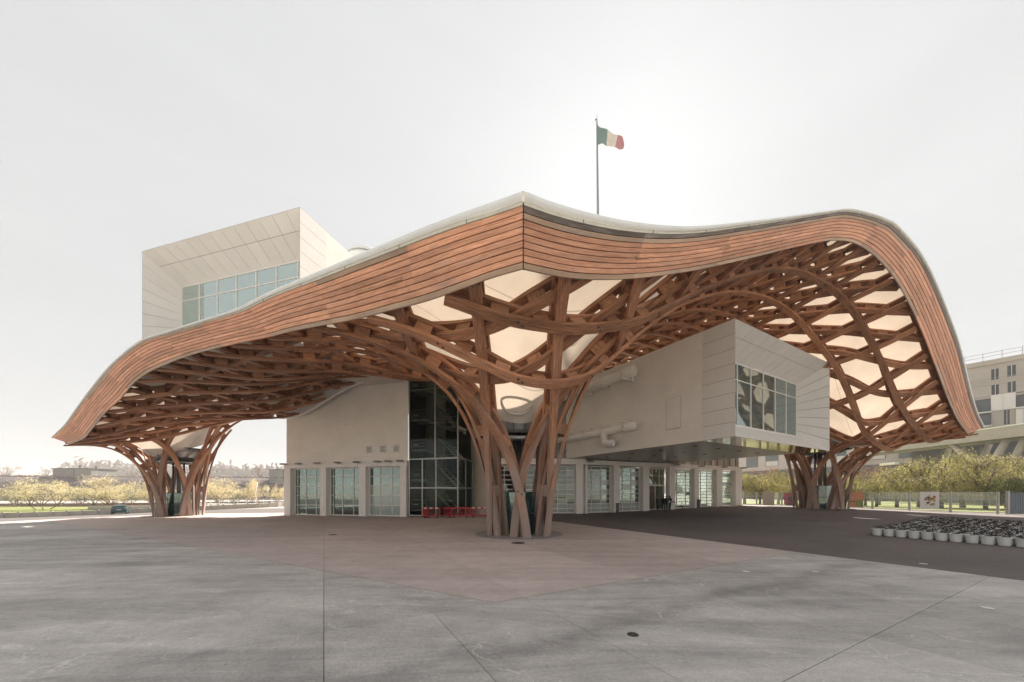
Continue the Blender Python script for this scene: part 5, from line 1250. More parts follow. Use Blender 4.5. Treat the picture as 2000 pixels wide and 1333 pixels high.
# ------------------------------------------------------------------ the car
car = thing('parked_car', 'teal hatchback parked by the low concrete wall, seen from behind', 'car', (0, 0, 0))
M['car_paint'] = mat('teal_paint', (0.008, 0.075, 0.09), 0.28, 0.2, coat=.6); M['car_glass'] = mat('car_window', (0.03, 0.045, 0.05), 0.08); M['tyre'] = mat('tyre', (0.015, 0.015, 0.016), .8); M['rim'] = mat('rim', (.35, .35, .35), .35, .8); M['tail'] = mat('tail_lamp', (0.35, 0.012, 0.015), .25); M['plate'] = mat('number_plate', (.6, .6, .58), .5)
def car_body():
    """loft of half sections along the length (x forward), rear at x = 0"""
    st = [(0.00, .84, .42, .95), (0.10, .90, .30, 1.02), (.45, .92, .24, 1.06), (1.2, .93, .22, 1.02), (2.4, .93, .22, .98), (3.2, .92, .22, .92), (3.9, .86, .26, .78), (4.15, .74, .36, .62)]
    mb = MB(); rings = []
    for x, w, zb, zt in st:
        sec = [(-w*.94, zb), (-w, zb+.18), (-w, zt-.22), (-w*.95, zt-.04), (-w*.82, zt), (w*.82, zt), (w*.95, zt-.04), (w, zt-.22), (w, zb+.18), (w*.94, zb)]
        rings.append([(x, y, z) for y, z in sec])
    for a, b in zip(rings, rings[1:]):
        for i in range(10): mb.quad(a[i], a[(i+1) % 10], b[(i+1) % 10], b[i])
    mb.poly(rings[0][::-1]); mb.poly(rings[-1]); return mb
car_body().build('body', M['car_paint'], car)
mb = MB(); cab = [(.10, .78, 1.02), (.50, .68, 1.40), (.95, .66, 1.47), (1.9, .66, 1.45), (2.95, .76, 1.00)]
for (x0, w0, z0), (x1, w1, z1) in zip(cab, cab[1:]): mb.quad((x0, -w0, z0), (x1, -w1, z1), (x1, w1, z1), (x0, w0, z0))
mb.build('roof', M['car_paint'], car)
mb = MB()
for s in (-1, 1):
    pts = [(x, s*w, z) for x, w, z in cab]; basep = [(2.95, s*.80, .98), (.10, s*.84, .98)]
    mb.poly(pts+basep if s > 0 else (pts+basep)[::-1])
mb.build('side_window', M['car_glass'], car)
mb = MB(); mb.quad((.135, -.66, 1.06), (.135, .66, 1.06), (.465, .58, 1.37), (.465, -.58, 1.37)); o = mb.build('rear_window', M['car_glass'], car); o.data.transform(Matrix.Translation((-.02, 0, .012)))
for s in (-1, 1):
    mb = MB(); mb.box((.01, s*.73, .86), (.10, .22, .17)); mb.build('tail_lamp', M['tail'], car)
    for x in (.72, 3.3):
        mb = MB(); mb.tube([(x, s*.72, .31), (x, s*.92, .31)], .31, 20); wh = mb.build('wheel', M['tyre'], car)
        mb = MB(); mb.tube([(x, s*.90, .31), (x, s*.935, .31)], .19, 16); mb.build('rim', M['rim'], wh)
    mb = MB(); mb.box((2.5, s*1.0, 1.02), (.16, .18, .13)); mb.build('wing_mirror', M['car_paint'], car)
mb = MB(); mb.box((-.02, 0, .50), (.10, 1.62, .20)); mb.build('bumper', M['car_paint'], car)
mb = MB(); mb.box((-.035, 0, .72), (.03, .52, .11)); mb.build('number_plate', M['plate'], car)
cd = 58.5; cx_ = (232-1000)/FPX*cd; car.location = (cx_, cd, gz(cx_, cd)-.0); car.rotation_euler = (0, 0, R(133)); car.scale = (1.0, 1.0, 1.05)
# ------------------------------------------------------------------ red barriers in front of the stair tower
M['red'] = mat('red_plastic', (0.42, 0.022, 0.035), 0.45, 0, .08, 3); M['white_tape'] = mat('white_reflective', (.72, .70, .68), .35)
def make_barrier(w=1.75, h=1.0):
    t = thing('safety_barrier', 'red', 'barrier', (0, 0, 0), group='red plastic barriers by the stair tower')
    mb = MB(); mb.box((0, 0, h-.07), (w, .06, .15)); mb.build('top_rail', M['red'], t)
    mb = MB(); mb.box((0, 0, .20), (w, .06, .12)); mb.build('bottom_rail', M['red'], t)
    for s in (-1, 1):
        mb = MB(); mb.box((s*(w/2-.04), 0, h/2+.03), (.09, .065, h-.08)); mb.build('end_post', M['red'], t)
        mb = MB(); mb.box((s*(w/2-.28), 0, .03), (.10, .56, .06)); mb.box((s*(w/2-.28), 0, .10), (.09, .08, .14)); mb.build('foot', M['black'], t)
    for k in range(7): piece('bar', M['red'], (-w/2+.22+k*(w-.44)/6, 0, h/2+.02), (.04, 0, 0), (0, .035, 0), (0, 0, h-.35), t)
    return t
bar0 = make_barrier(); made = False
for px, D, rz, lb, tape in ((842, 34.0, R(-6), 'red barrier with white striped top, standing furthest toward the ribbed hall', 1), (872, 34.4, R(-52), 'red barrier set at an angle between two straight ones', 0), (899, 33.6, R(2), 'plain red barrier standing in front of the glazed stair corner', 0), (936, 33.6, R(4), 'red barrier with white striped top next to the big front trunk', 1), (831, 34.6, R(-62), 'red barrier folded back behind the end of the row', 0)):
    x = (px-1000)/FPX*D; b_ = bar0 if not made else dup(bar0, (0, 0, 0)); made = True
    b_.location = (x, D, gz(x, D)); b_.rotation_euler = (0, 0, rz); b_['label'] = lb
    TAPES = TAPES+[(b_, tape)] if 'TAPES' in dir() else [(b_, tape)]
bpy.context.view_layer.update()
for b_, tp in TAPES:
    if tp:
        for k in range(3):
            o = bpy.data.objects.new('reflective_strip', unit_box(M['white_tape'])); COL.objects.link(o); o.parent = b_; o.location = (-.56+k*.56, 0, .935); o.scale = (.27, .068, .11)
# ------------------------------------------------------------------ planters
M['tub'] = mat('pale_plastic', (0.64, 0.66, 0.645), 0.45, 0, .05, 2, objvar=.05); M['soil'] = mat('dark_soil', (0.04, 0.026, 0.024), .95, 0, .5, 8, bump=.8)
mb = MB(); mb.lathe([(.165, 0), (.185, .02), (.205, .20), (.212, .33), (.232, .335), (.236, .385), (.222, .39), (.205, .34)], n=20, cap_bot=True); tub_me = mb.mesh('tub', M['tub'], False)
soils = []
for s in range(4):
    r = np.random.default_rng(50+s); mb = MB(); mb.lathe([(.208, .338), (.18, .352), (.12, .368+.012*r.normal()), (.06, .378+.012*r.normal()), (.01, .38)], n=12)
    for k in range(12):
        a, q = r.uniform(0, 6.28), r.uniform(0, .18); p0 = Vector((q*math.cos(a), q*math.sin(a), .355)); d = Vector((r.normal()*.12, r.normal()*.12, r.uniform(.03, .12))); mb.bar(p0, p0+d, .012, .02)
    soils.append(mb.mesh('soil', M['soil']))
p00 = Vector((20.05, 19.1, 0)); du = Vector((.866, .50, 0)); dv = Vector((.435, -.90, 0)); cnt = 0
rp = random.Random(3)
for j in range(12):
    for i in range(25):
        q = p00+dv*.455*j+du*.515*i+Vector((rp.uniform(-.012, .012), rp.uniform(-.012, .012), 0)); q.z = gz(q.x, q.y)
        t = bpy.data.objects.new('planter_tub', tub_me); COL.objects.link(t); t.location = q; t.rotation_euler = (0, 0, rp.uniform(0, 6.28))
        tag(t, 'round pale grey tub of dark soil in the close-packed grid on the asphalt', 'planter', 'tubs of soil packed in a grid on the asphalt')
        o = bpy.data.objects.new('soil', soils[rp.randrange(4)]); COL.objects.link(o); o.parent = t; cnt += 1
# ------------------------------------------------------------------ small things on the paving
M['iron'] = mat('cast_iron', (0.055, 0.045, 0.042), .7, .3, .2, 8); M['lens'] = mat('lamp_lens', (0.72, 0.70, 0.66), .3)
def disc(name, label, cat, px, py, r, m, group=None):
    D = (CAMZ)*FPX/(py-962); x = (px-1000)/FPX*D; z = gz(x, D); t = thing(name, label, cat, (x, D, z), group=group)
    mb = MB(); mb.lathe([(r*1.12, 0.002), (r*1.1, .008), (r*1.0, .009)], (x, D, z), 28); mb.build('rim', M['iron'] if name == 'manhole_cover' else M['steel'], t)
    mb = MB(); mb.lathe([(r*.99, .006), (.01, .0065)], (x, D, z), 28); mb.build('lid' if name == 'manhole_cover' else 'lens', m, t)
disc('manhole_cover', 'round dark iron cover set in the grey concrete near the camera', 'manhole cover', 1236, 1240, .085, M['iron'])
disc('manhole_cover', 'dark iron cover right in front of the big front trunk', 'manhole cover', 1012, 1061, .30, M['iron'])
disc('manhole_cover', 'dark iron cover on the long joint line toward the hall doors', 'manhole cover', 650, 1042, .22, M['iron'])
disc('manhole_cover', 'dark iron cover out on the asphalt before the far trunk', 'manhole cover', 1587, 1021.5, .42, M['iron'])
for px, py, lb in ((1929, 1188, 'bright ground light in the concrete nearest the picture edge'), (1803, 1102, 'bright ground light set alone in the asphalt'), (1592, 1117, 'bright ground light just below the corner of the asphalt'), (1457, 1117, 'dull ground light in the grey slab, left of a brighter one')):
    disc('ground_light', lb, 'ground light', px, py, .10, M['lens'], 'recessed ground lights')
M['bin'] = mat('grey_bin', (0.12, 0.125, 0.13), .5, .3)
for px, py, D, lb in ((1205, 1002, 40.6, 'slim grey bin standing between two white columns'), (1363.5, 992, 46.0, 'slim grey bin by the column past the entrance')):
    x = (px-1000)/FPX*D; t = thing('litter_bin', lb, 'bin', (x, D, gz(x, D)), R(24), 'slim grey bins along the entrance wing')
    for nm, c, s, m in (('body', (0, 0, .52), (.36, .36, 1.0), M['bin']), ('lid', (0, 0, 1.06), (.40, .40, .08), M['black']), ('base', (0, 0, .02), (.40, .40, .04), M['black'])):
        mb = MB(); mb.box(c, s); o = link(nm, mb.mesh(nm, m)); o.parent = t
x = (1332-1000)/FPX*43.5; t = thing('queue_post', 'thin black queue post standing just outside the entrance', 'queue post', (x, 43.5, gz(x, 43.5)))
for nm, pr in (('base', [(.18, 0), (.18, .03), (.03, .05)]), ('post', [(.03, .05), (.03, 1.0), (.04, 1.02), (.02, 1.06)])):
    mb = MB(); mb.lathe(pr, n=14); o = link(nm, mb.mesh(nm, M['black'], True)); o.parent = t
mb = MB(); mb.bar((0, 0, .96), (-1.5, -.3, .93), .02, .06); o = link('belt', mb.mesh('belt', M['black'])); o.parent = t
# ------------------------------------------------------------------ people by the entrance
M['skin'] = mat('skin', (0.42, 0.26, 0.19), .6); M['hair'] = mat('hair', (0.02, 0.015, 0.012), .7); M['cloth_black'] = mat('black_cloth', (0.016, 0.016, 0.019), .8); M['cloth_navy'] = mat('navy_cloth', (0.02, 0.024, 0.04), .8)
def skin_mesh(name, verts, edges, radii, m, sub=1, root=0):
    me = bpy.data.meshes.new(name); me.from_pydata(verts, edges, []); o = bpy.data.objects.new(name, me); COL.objects.link(o)
    md = o.modifiers.new('skin', 'SKIN'); md.use_smooth_shade = True
    for i, r_ in enumerate(radii): me.skin_vertices[0].data[i].radius = (r_, r_) if not isinstance(r_, tuple) else r_
    me.skin_vertices[0].data[root].use_root = True
    s = o.modifiers.new('sub', 'SUBSURF'); s.levels = sub; s.render_levels = sub
    dg = bpy.context.evaluated_depsgraph_get(); nm_ = bpy.data.meshes.new_from_object(o.evaluated_get(dg)); bpy.data.objects.remove(o)
    nm_.materials.clear(); nm_.materials.append(m); nm_.polygons.foreach_set('use_smooth', [True]*len(nm_.polygons)); return nm_
def person(label, px, D, rz, cloth, lean=0.0, arm=0.0, holds=False):
    x = (px-1000)/FPX*D; t = thing('person', label, 'person', (x, D, gz(x, D)), rz, 'people standing by the entrance')
    V = [(0, 0, .98), (0, .01, 1.20), (0, .0, 1.40), (0, 0, 1.48)]
    Rr = [(.15, .11), (.155, .115), (.16, .10), .06]
    E = [(0, 1), (1, 2), (2, 3)]
    for s in (-1, 1):
        b = len(V)
        V += [(s*.10, 0, .90), (s*.11, -.02+lean*.1*s, .50), (s*.12, .01+lean*.2*s, .08), (s*.13, -.14+lean*.2*s, .035)]; Rr += [.095, .065, .045, .04]; E += [(0, b), (b, b+1), (b+1, b+2), (b+2, b+3)]
        b = len(V); ex = arm if s > 0 else 0
        V += [(s*.20, 0, 1.40), (s*.25, .02-.05*ex, 1.14), (s*.22, -.06-.22*ex, .93+.16*ex)]; Rr += [.065, .048, .036]; E += [(2, b), (b, b+1), (b+1, b+2)]
    o = link('body', skin_mesh('body', V, E, Rr, cloth)); o.parent = t
    mb = MB(); mb.lathe([(.045, 1.46), (.05, 1.52), (.075, 1.55), (.092, 1.62), (.094, 1.67), (.08, 1.73), (.045, 1.76), (.005, 1.77)], n=14, sy=1.15); mb.box((0, -.112, 1.63), (.022, .03, .04)); o = link('head', mb.mesh('head', M['skin'], True)); o.parent = t
    mb = MB(); mb.lathe([(.100, 1.66), (.103, 1.70), (.088, 1.75), (.05, 1.785), (.005, 1.792)], (0, .018, 0), n=14, sy=1.12); o = link('hair', mb.mesh('hair', M['hair'], True)); o.parent = t
    for s in (-1, 1):
        ex = arm if s > 0 else 0; hx = Vector((s*.22, -.07-.24*ex, .89+.16*ex)); hv = [tuple(hx)]; he = []; hr = [.034]
        for f in range(4):
            b = len(hv); o0 = Vector(((f-1.5)*.017, -.01, -.035)); hv += [tuple(hx+o0), tuple(hx+o0+Vector((0, -.012, -.04-.006*(f in (1, 2))))), tuple(hx+o0+Vector((0, -.03, -.06)))]; hr += [.012, .009, .008]; he += [(0, b), (b, b+1), (b+1, b+2)]
        b = len(hv); hv += [tuple(hx+Vector((-s*.03, -.02, -.01))), tuple(hx+Vector((-s*.04, -.035, -.045)))]; hr += [.012, .009]; he += [(0, b), (b, b+1)]
        o = link('hand', skin_mesh('hand', hv, he, hr, M['skin'])); o.parent = t
    return t
person('person in black standing outside by the column, paper in hand', 1308.5, 43.2, R(20), M['cloth_black'], .4, .8)
person('person in dark clothes standing in the doorway, hands by the sides', 1296, 43.4, R(-30), M['cloth_navy'], .2, 0)
person('person in dark clothes waiting at the inner side of the entrance doors', 1284.5, 43.2, R(60), M['cloth_black'], .5, .3)
person('person in dark clothes behind the doorway pair, turned away', 1300.5, 43.75, R(170), M['cloth_black'], .1, 0)
x = (1307.5-1000)/FPX*42.93; mb = MB(); mb.box((x, 42.93, gz(x, 42.9)+1.06), (.21, .02, .30), R(20)); tag(mb.build('leaflet', M['plate']), 'white sheet of paper held by the person outside the entrance', 'paper')
# ------------------------------------------------------------------ fence side: fence, posters, gate, trees, walkway, houses
fen = thing('mesh_fence', 'pale steel and glass fence running behind the far trunk', 'fence', (42.6, 44, gz(42.6, 44)))
FP = spline([(51.0, 34.9, 0), (49.9, 36.2, 0), (46.5, 39.8, 0), (42.6, 44, 0), (37.5, 52.5, 0), (33.0, 60, 0)], 14)
M['fence_glass'] = glass_mat('fence_glass', (0.92, 0.93, 0.92), .3, .08, .03, (.6, .62, .6)); M['fence_post'] = mat('fence_post', (.42, .42, .41), .5, .4)
def fz(p): return gz(p[0], p[1])
def fence_pt(px):
    k = (px-1000)/FPX
    for a, b in zip(FP, FP[1:]):
        fa, fb = a[0]-k*a[1], b[0]-k*b[1]
        if fa*fb <= 0: return lerp(Vector(a), Vector(b), fa/(fa-fb))
    return Vector(FP[0])
pxs = [1452, 1478, 1504, 1527, 1563, 1612, 1658, 1704, 1776, 1856.5, 1949]
fps = [fence_pt(p) for p in pxs]
for p in fps: piece('post', M['fence_post'], p+Vector((0, 0, (fz(p)+2.44)/2)), (.12, 0, 0), (0, .16, 0), (0, 0, 2.44-fz(p)), fen)
for a, b in zip(fps, fps[1:]):
    d = (b-a); d.z = 0; L_ = d.length; d.normalize(); n_ = Vector((-d.y, d.x, 0)); z0 = max(fz(a), fz(b))+.06; c = (a+b)/2
    piece('glass_panel', M['fence_glass'], c+Vector((0, 0, (z0+2.40)/2)), d*(L_-.14), n_*.014, (0, 0, 2.40-z0), fen)
    for f in (.0, .33, .66, 1.0): piece('rail', M['fence_post'], c+n_*.03+Vector((0, 0, z0+(2.40-z0)*f)), d*(L_-.14), n_*.03, (0, 0, .03), fen)
    k = int(L_/.5)
    for q in range(1, k): pp = lerp(a, b, q/k); piece('wire', M['fence_post'], pp+n_*.03+Vector((0, 0, (z0+2.4)/2)), d*.012, n_*.012, (0, 0, 2.36-z0), fen)
def on_fence(px0, px1, py0, py1, name, label, cat, m, off=.10):
    a, b = fence_pt(px0), fence_pt(px1); d = (b-a); d.z = 0; L_ = d.length; d.normalize(); n_ = Vector((d.y, -d.x, 0))
    if n_.y > 0: n_ = -n_
    c = (a+b)/2; zt = CAMZ+(962-py0)/FPX*c.y; zb_ = CAMZ+(962-py1)/FPX*c.y
    t = thing(name, label, cat, c+n_*off+Vector((0, 0, zb_)))
    piece('sheet', m, c+n_*off+Vector((0, 0, (zt+zb_)/2)), d*L_, n_*.02, (0, 0, zt-zb_), t); return t, c+n_*off, d, n_, L_, zb_, zt
M['poster_grey'] = mat('poster_grey', (.42, .40, .37), .7); M['poster_orange'] = mat('poster_orange', (.60, .30, .17), .7); M['poster_green'] = mat('poster_green', (.28, .34, .15), .7); M['poster_white'] = mat('poster_white', (.72, .71, .69), .6)
on_fence(1490, 1513, 962, 988, 'poster', 'plain grey notice hung on the fence', 'poster', M['poster_grey'])
t, c, d, n_, L_, zb_, zt = on_fence(1657, 1686.5, 961, 991, 'poster', 'orange poster with a green patch hung on the fence beside the far trunk', 'poster', M['poster_orange'])
piece('green_patch', M['poster_green'], c+n_*.015+d*L_*.25*(1 if d.x > 0 else -1)+Vector((0, 0, zb_+(zt-zb_)*.25)), d*L_*.48, n_*.012, (0, 0, (zt-zb_)*.46), t)
M['dark_print'] = mat('dark_print', (.10, .07, .06), .7)
for k, (u, z, w, h) in enumerate(((-.28, .36, .12, .07), (-.12, .38, .10, .10), (.05, .37, .08, .06), (-.22, .62, .2, .05), (.1, .6, .2, .05))): piece('print_block', M['dark_print'] if k < 3 else mat('print_%d' % k, (.62, .42, .28), .7), c+n_*.014+d*L_*u*(1 if d.x > 0 else -1)+Vector((0, 0, zb_+(zt-zb_)*z)), d*L_*w, n_*.01, (0, 0, (zt-zb_)*h), t)
t, c, d, n_, L_, zb_, zt = on_fence(1797, 1834, 961, 995, 'poster', 'white poster with a burst of red, black and yellow shapes on the fence', 'poster', M['poster_white'])
cols_ = [mat('print_red', (.42, .03, .05), .6), mat('print_black', (.04, .04, .045), .6), mat('print_grey', (.22, .24, .22), .6), mat('print_yellow', (.55, .42, .08), .6)]
rb = random.Random(9); H_ = zt-zb_
for k in range(30):                                                    # an abstract burst of blobs
    a = rb.uniform(0, 6.28); q = rb.uniform(.02, .34); u, z = q*math.cos(a)*1.05, .53+q*math.sin(a)*.85; r_ = rb.uniform(.03, .075); mb = MB(); cc = c+n_*(.014+.0012*k)+d*L_*u+Vector((0, 0, zb_+H_*z)); n = 9
    m = cols_[0] if (rb.random() < .42 and z < .75) else cols_[rb.randrange(1, 4)]
    mb.poly([cc+d*L_*r_*rb.uniform(.6, 1.3)*math.cos(w_*6.28/n)+Vector((0, 0, H_*r_*rb.uniform(.6, 1.3)*math.sin(w_*6.28/n))) for w_ in range(n)]); mb.build('print_blob', m, t)
pk = thing('kiosk', 'magenta and black display stand behind the fence beside the far trunk', 'display stand', fence_pt(1551)+Vector((0, 1.2, .4)))
M['magenta'] = mat('magenta', (.36, .025, .11), .5); c = fence_pt(1551)+Vector((.8, 1.6, 0)); mb = MB(); mb.box((c.x, c.y, 1.5), (1.5, .5, 1.7), R(-40)); mb.build('panel', M['magenta'], pk)
mb = MB(); mb.box((c.x-.05, c.y-.3, 1.45), (.55, .1, .8), R(-40)); mb.build('screen', M['black'], pk); mb = MB(); mb.box((c.x, c.y, .5), (1.2, .7, .5), R(-40)); mb.build('plinth', M['dark_steel'], pk)
gate = thing('slat_gate', 'blue-grey vertical slat gate at the end of the fence', 'gate', (51, 35.0, fz((51, 35, 0))))
M['gate'] = mat('blue_grey_paint', (.10, .125, .15), .5); g0 = fence_pt(1968); g1 = Vector((57.5, 36.2, 0)); d = (g1-g0).normalized(); n_ = Vector((-d.y, d.x, 0)); k = 26
for i in range(k): pp = lerp(g0, g1, i/k); piece('slat', M['gate'], pp+Vector((0, 0, 1.28)), d*.17, n_*.05, (0, 0, 2.2), gate)
for z in (.3, 2.2): piece('rail', M['gate'], (g0+g1)/2+n_*.05+Vector((0, 0, z)), d*(g1-g0).length, n_*.05, (0, 0, .09), gate)
piece('gate_post', M['fence_post'], g0+Vector((0, 0, 1.3)), d*.2, n_*.2, (0, 0, 2.5), gate)
tp = [(1455, 66, 'willow0', 1.0), (1485, 62, 'willow1', .88), (1520, 67, 'willow0', 1.06), (1548, 60, 'willow1', .86), (1640, 62, 'willow0', .98), (1672, 56, 'willow1', .80), (1712, 57, 'willow0', .84), (1752, 54, 'willow1', 1.02), (1795, 55, 'willow0', 1.22), (1838, 50, 'willow1', 1.08), (1880, 53, 'willow0', 1.38), (1925, 48, 'willow1', 1.04), (1968, 51, 'willow0', 1.30), (2012, 46, 'willow1', 1.06)]
wl = ['first young green tree beyond the end of the entrance wing', 'second young green tree past the wing, behind the grey notice', 'young green tree behind the gap before the magenta stand', 'young green tree beside the magenta stand', 'young green tree flanking the far trunk on its outer side', 'yellow-green tree behind the orange poster', 'yellow-green tree behind the fence bay next to the orange poster', 'yellow-green weeping tree halfway between the two coloured posters', 'yellow-green weeping tree behind the white poster', 'tall yellow-green weeping tree just past the white poster', 'tallest yellow-green weeping tree under the leaning bridge struts', 'yellow-green weeping tree in front of the crossing bridge struts', 'yellow-green weeping tree behind the last fence post', 'yellow-green weeping tree behind the slat gate, cut by the picture edge']
for i, (px, D, kind, sc) in enumerate(tp):
    x = (px-1000)/FPX*D; tree(kind, wl[i], (x, D, .1), i*1.9, (sc*1.22, sc*1.22, sc*1.04), 'weeping young trees behind the fence')
for i, (px, D, sc, lb) in enumerate(((1500, 68, 1.05, 'coppery young tree rising above the green ones past the wing'), (1690, 60, 1.02, 'coppery thin-leaved tree rising behind the orange poster'), (1718, 64, .9, 'smaller coppery tree beside the taller coppery one'))):
    x = (px-1000)/FPX*D; tree('copper', lb, (x, D, .1), i*2.3, sc, 'coppery trees among the green ones')
x = (1985-1000)/FPX*44.5; tree('dark', 'dark green dense shrub above the slat gate', (x, 44.5, .3), 1.0, .95, cat='shrub', name='shrub')
tag(sheet('grass', [(39, 58), (46, 46), (52, 38.5), (90, 44), (120, 90), (60, 100)], M['lawn'], None, dz=.06, cut=10, thick=.2), kind='structure')
# long office building with slate base
off_ = thing('office_building', 'long beige office building on a dark slate base seen under the arch', 'building', (95, 110, 0))
M['beige'] = mat('beige_render', (.44, .40, .36), .85, 0, .08, .3); M['slate'] = mat('slate_cladding', (.085, .088, .095), .75, 0, .25, .7, stretch=(.5, .5, 4)); M['win'] = mat('office_window', (.10, .115, .12), .12); M['blind'] = mat('white_blind', (.55, .53, .5), .7)
OA, OB = Vector((117, 78, 0)), Vector((89, 142, 0)); od = (OB-OA).normalized(); on = Vector((-od.y, od.x, 0)); OL = (OB-OA).length
if on.x > 0: on = -on
def slab_(nm, m, s0, s1, z0, z1, o0, o1, par): return piece(nm, m, OA+od*(s0+s1)/2+on*(o0+o1)/2+Vector((0, 0, (z0+z1)/2)), od*(s1-s0), on*(o1-o0), (0, 0, z1-z0), par)
slab_('wall', M['beige'], 0, OL, 10.5, 18.6, -12, 0, off_); slab_('roof', M['slate'], -.5, OL+.5, 18.6, 19.2, -12.5, .5, off_)
for k in range(9): slab_('slate_course', M['slate'], 0, OL, 10.5-1.3*(k+1)+.05, 10.5-1.3*k, -12, .35+.55*k, off_)
for k in range(9):
    s = 3+k*7.0; w_ = slab_('window', M['dark_steel'], s, s+4.4, 11.9, 15.9, -.05, .06, off_)
    for q in range(2): slab_('pane', M['win'], s+.18+q*2.08, s+2.12+q*2.08, 13.9, 15.75, .0, .09, w_)
    slab_('blind', M['blind'] if k % 3 != 2 else M['win'], s+.18, s+4.22, 12.05, 13.8, .0, .085, w_)
mb = MB(); mb.bar(at(1722, 908, 84), at(1752, 905, 80), .9, .5); cn = mb.build('skylight_canopy', M['frame'], off_)
# apartment block
apt = thing('apartment_building', 'unfinished beige apartment block with roof guard rails and white balcony screens', 'building', (101, 74, 0))
AA, AB = Vector((106.5, 68.0, 0)), Vector((98.5, 79.5, 0)); ad = (AB-AA).normalized(); an = Vector((-ad.y, ad.x, 0)); AL = (AB-AA).length
if an.x > 0: an = -an
def apt_box(nm, m, s0, s1, z0, z1, o0, o1, par=None): return piece(nm, m, AA+ad*(s0+s1)/2+an*(o0+o1)/2+Vector((0, 0, (z0+z1)/2)), ad*(s1-s0), an*(o1-o0), (0, 0, z1-z0), par or apt)
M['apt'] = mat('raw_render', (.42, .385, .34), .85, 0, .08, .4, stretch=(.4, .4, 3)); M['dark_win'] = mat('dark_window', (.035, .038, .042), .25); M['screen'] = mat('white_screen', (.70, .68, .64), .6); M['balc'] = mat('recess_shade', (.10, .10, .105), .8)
apt_box('podium', M['balc'], -13, AL+5, 0, 14.6, -13, -2.5); apt_box('wall', M['apt'], -14, AL+6, 14.6, 29.6, -14, 0); apt_box('cornice', M['apt'], -14.2, AL+6.2, 29.6, 30.6, -14.2, .35)
def aps(px): k = (px-1000)/FPX; return (AA.x-k*AA.y)/(k*ad.y-ad.x)
def apz(px, py): s = aps(px); D = AA.y+ad.y*s; return CAMZ+(962-py)/FPX*D
for px0, px1, pyt, pyb in ((1886, 1891, 735, 751), (1936, 1950.5, 721, 742), (1967.5, 1984, 714, 735), (1936.5, 1951, 752, 771), (1968, 1984, 745, 766), (1961, 1972, 801, 829)):
    s1, s0 = aps(px0), aps(px1); z1, z0 = apz((px0+px1)/2, pyt), apz((px0+px1)/2, pyb); w_ = apt_box('window', M['dark_win'], s0, s1, z0, z1, -.2, .03); apt_box('frame', M['frame'], lerp(s0, s1, .45), lerp(s0, s1, .52), z0, z1, 0, .06, w_); apt_box('lintel', M['apt'], s0-.15, s1+.15, z1, z1+.14, 0, .1, w_)
for px0, px1, pyt, pyb in ((1898, 1935, 777, 806), (1984, 2012, 765, 795), (1908, 1936, 806, 832)):
    s1, s0 = aps(px0), aps(px1); z1, z0 = apz((px0+px1)/2, pyt), apz((px0+px1)/2, pyb); b_ = apt_box('balcony', M['balc'], s0, s1, z0, z1, -.3, .04)
    apt_box('glass_door', M['win'], s0+.1, lerp(s0, s1, .55), z0, z0+(z1-z0)*.7, .02, .06, b_)
    for k in range(9): apt_box('railing_bar', M['dark_steel'], lerp(s0, s1, k/9), lerp(s0, s1, k/9)+.05, z0, z0+1.1, .30, .35, b_)
    apt_box('slab_edge', M['screen'], s0-.1, s1+.1, z0-.25, z0, 0, .45, b_)
for px0, px1, pyt, pyb in ((1935, 1984, 770, 801), (1984, 2014, 798, 832)):
    s1, s0 = aps(px0), aps(px1); z1, z0 = apz((px0+px1)/2, pyt), apz((px0+px1)/2, pyb)
    for k in range(2): apt_box('balcony_screen', M['screen'], lerp(s0, s1, k/2)+.02, lerp(s0, s1, (k+1)/2)-.02, z0, z1, .1, .22)
for z in (apz(1950, 748), apz(1950, 775)): apt_box('floor_band', M['apt'], -14, AL+6, z-.18, z+.18, 0, .14)
for z in (apz(1950, 738), apz(1950, 742)): apt_box('scaffold_rail', M['steel'], -14, AL+4, z, z+.06, .5, .56)
for z in (31.4, 32.1): apt_box('guard_rail', M['steel'], -14, AL+6, z, z+.07, .1, .17)
for k in range(13): s = -13+k*2.4; apt_box('guard_post', M['steel'], s, s+.08, 30.6, 32.3, .08, .18)
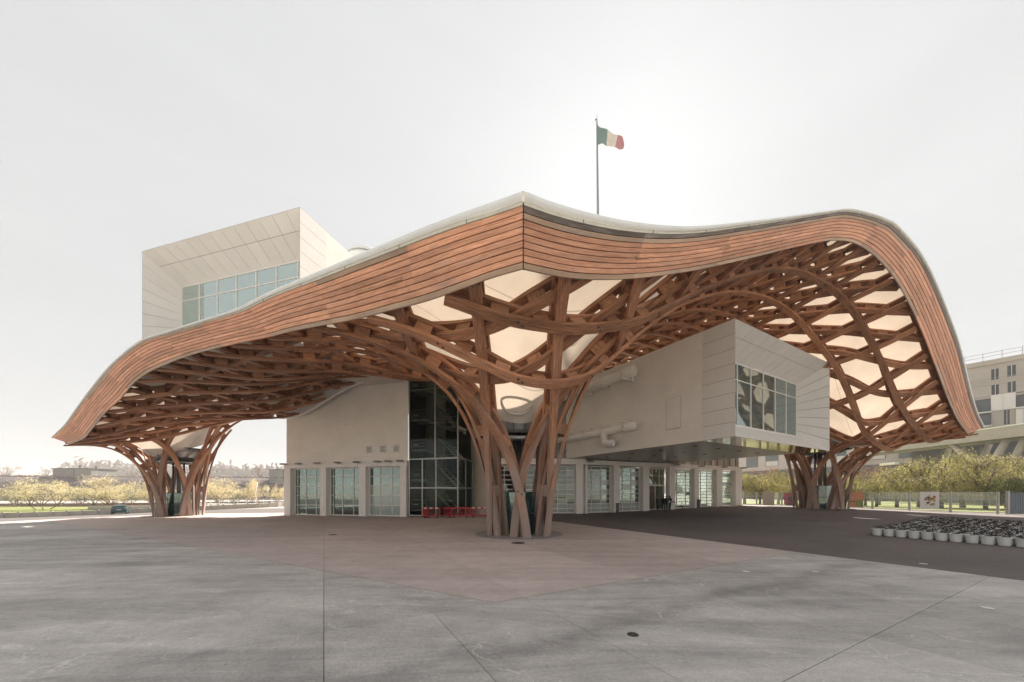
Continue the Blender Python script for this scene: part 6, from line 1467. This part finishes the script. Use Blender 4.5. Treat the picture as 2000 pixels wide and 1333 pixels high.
# raised walkway on leaning struts
wk = thing('raised_walkway', 'pale concrete walkway on leaning round struts above the trees', 'footbridge', (88, 70, 0))
K0, K1 = Vector((88.5, 58, 0)), Vector((91, 92, 0)); kd = (K1-K0).normalized(); kn = Vector((-kd.y, kd.x, 0))
def wk_box(nm, m, s0, s1, z0, z1, o0, o1): return piece(nm, m, K0+kd*(s0+s1)/2+kn*(o0+o1)/2+Vector((0, 0, (z0+z1)/2)), kd*(s1-s0), kn*(o1-o0), (0, 0, z1-z0), wk)
wk_box('edge_beam', M['wall_conc'], -22, 36, 12.1, 14.1, 0, .8); wk_box('deck', M['slate'], -22, 36, 12.6, 13.4, -5, 0); wk_box('coping', M['white_edge'], -22, 36, 14.1, 14.3, -.1, .95); wk_box('edge_beam', M['wall_conc'], -22, 36, 12.1, 14.1, -5.8, -5)
for px0, py0, D0, px1, py1, D1 in ((1852, 861, 71.5, 1942, 915, 65.5), (1972, 850, 63, 1912, 922, 66), (1932, 868, 70, 1905, 905, 72), (2004, 852, 61, 1966, 900, 63), (2030, 850, 59.5, 1992, 905, 61.5), (1858, 868, 76, 1836, 900, 78)):
    mb = MB(); mb.tube([at(px0, py0, D0), at(px1, py1, D1)+Vector((0, 0, -2.5))], .5, 14); mb.build('strut', M['wall_conc'], wk, True)
# ------------------------------------------------------------------ what faces the halls across the plaza, seen in their glass
tag(sheet('grass', [(-130, -34), (60, -34), (60, -62), (-130, -62)][::-1], M['lawn'], None, dz=.02, cut=30, thick=.2), kind='structure')
for i, (x, y, lb) in enumerate(((-84, -52, 'pale tree on the lawn across the plaza, farthest toward the car side'), (-66, -55, 'pale tree on the lawn across the plaza, second toward the car side'), (-47, -50, 'pale tree on the lawn across the plaza, opposite the ribbed hall'), (-28, -56, 'pale tree on the lawn across the plaza, between hall and trunk'), (-9, -52, 'pale tree on the lawn across the plaza, opposite the front trunk'))):
    tree('yellow%d' % (i % 3), lb, (x, y, 0), i*1.1, 1.25, 'pale trees on the lawn across the plaza')
ob = thing('office_building', 'plain beige block across the plaza, mirrored in the hall doors', 'building', (-60, -95, 0))
mb = MB(); mb.box((-60, -95, 8), (90, 16, 16)); mb.build('wall', M['beige'], ob)
for k in range(14):
    for z in (3.5, 7.5, 11.5): piece('window', M['win'], (-100+k*6.1, -86.95, z), (2.6, 0, 0), (0, .1, 0), (0, 0, 2.0), ob)

haze_box(0.0006)
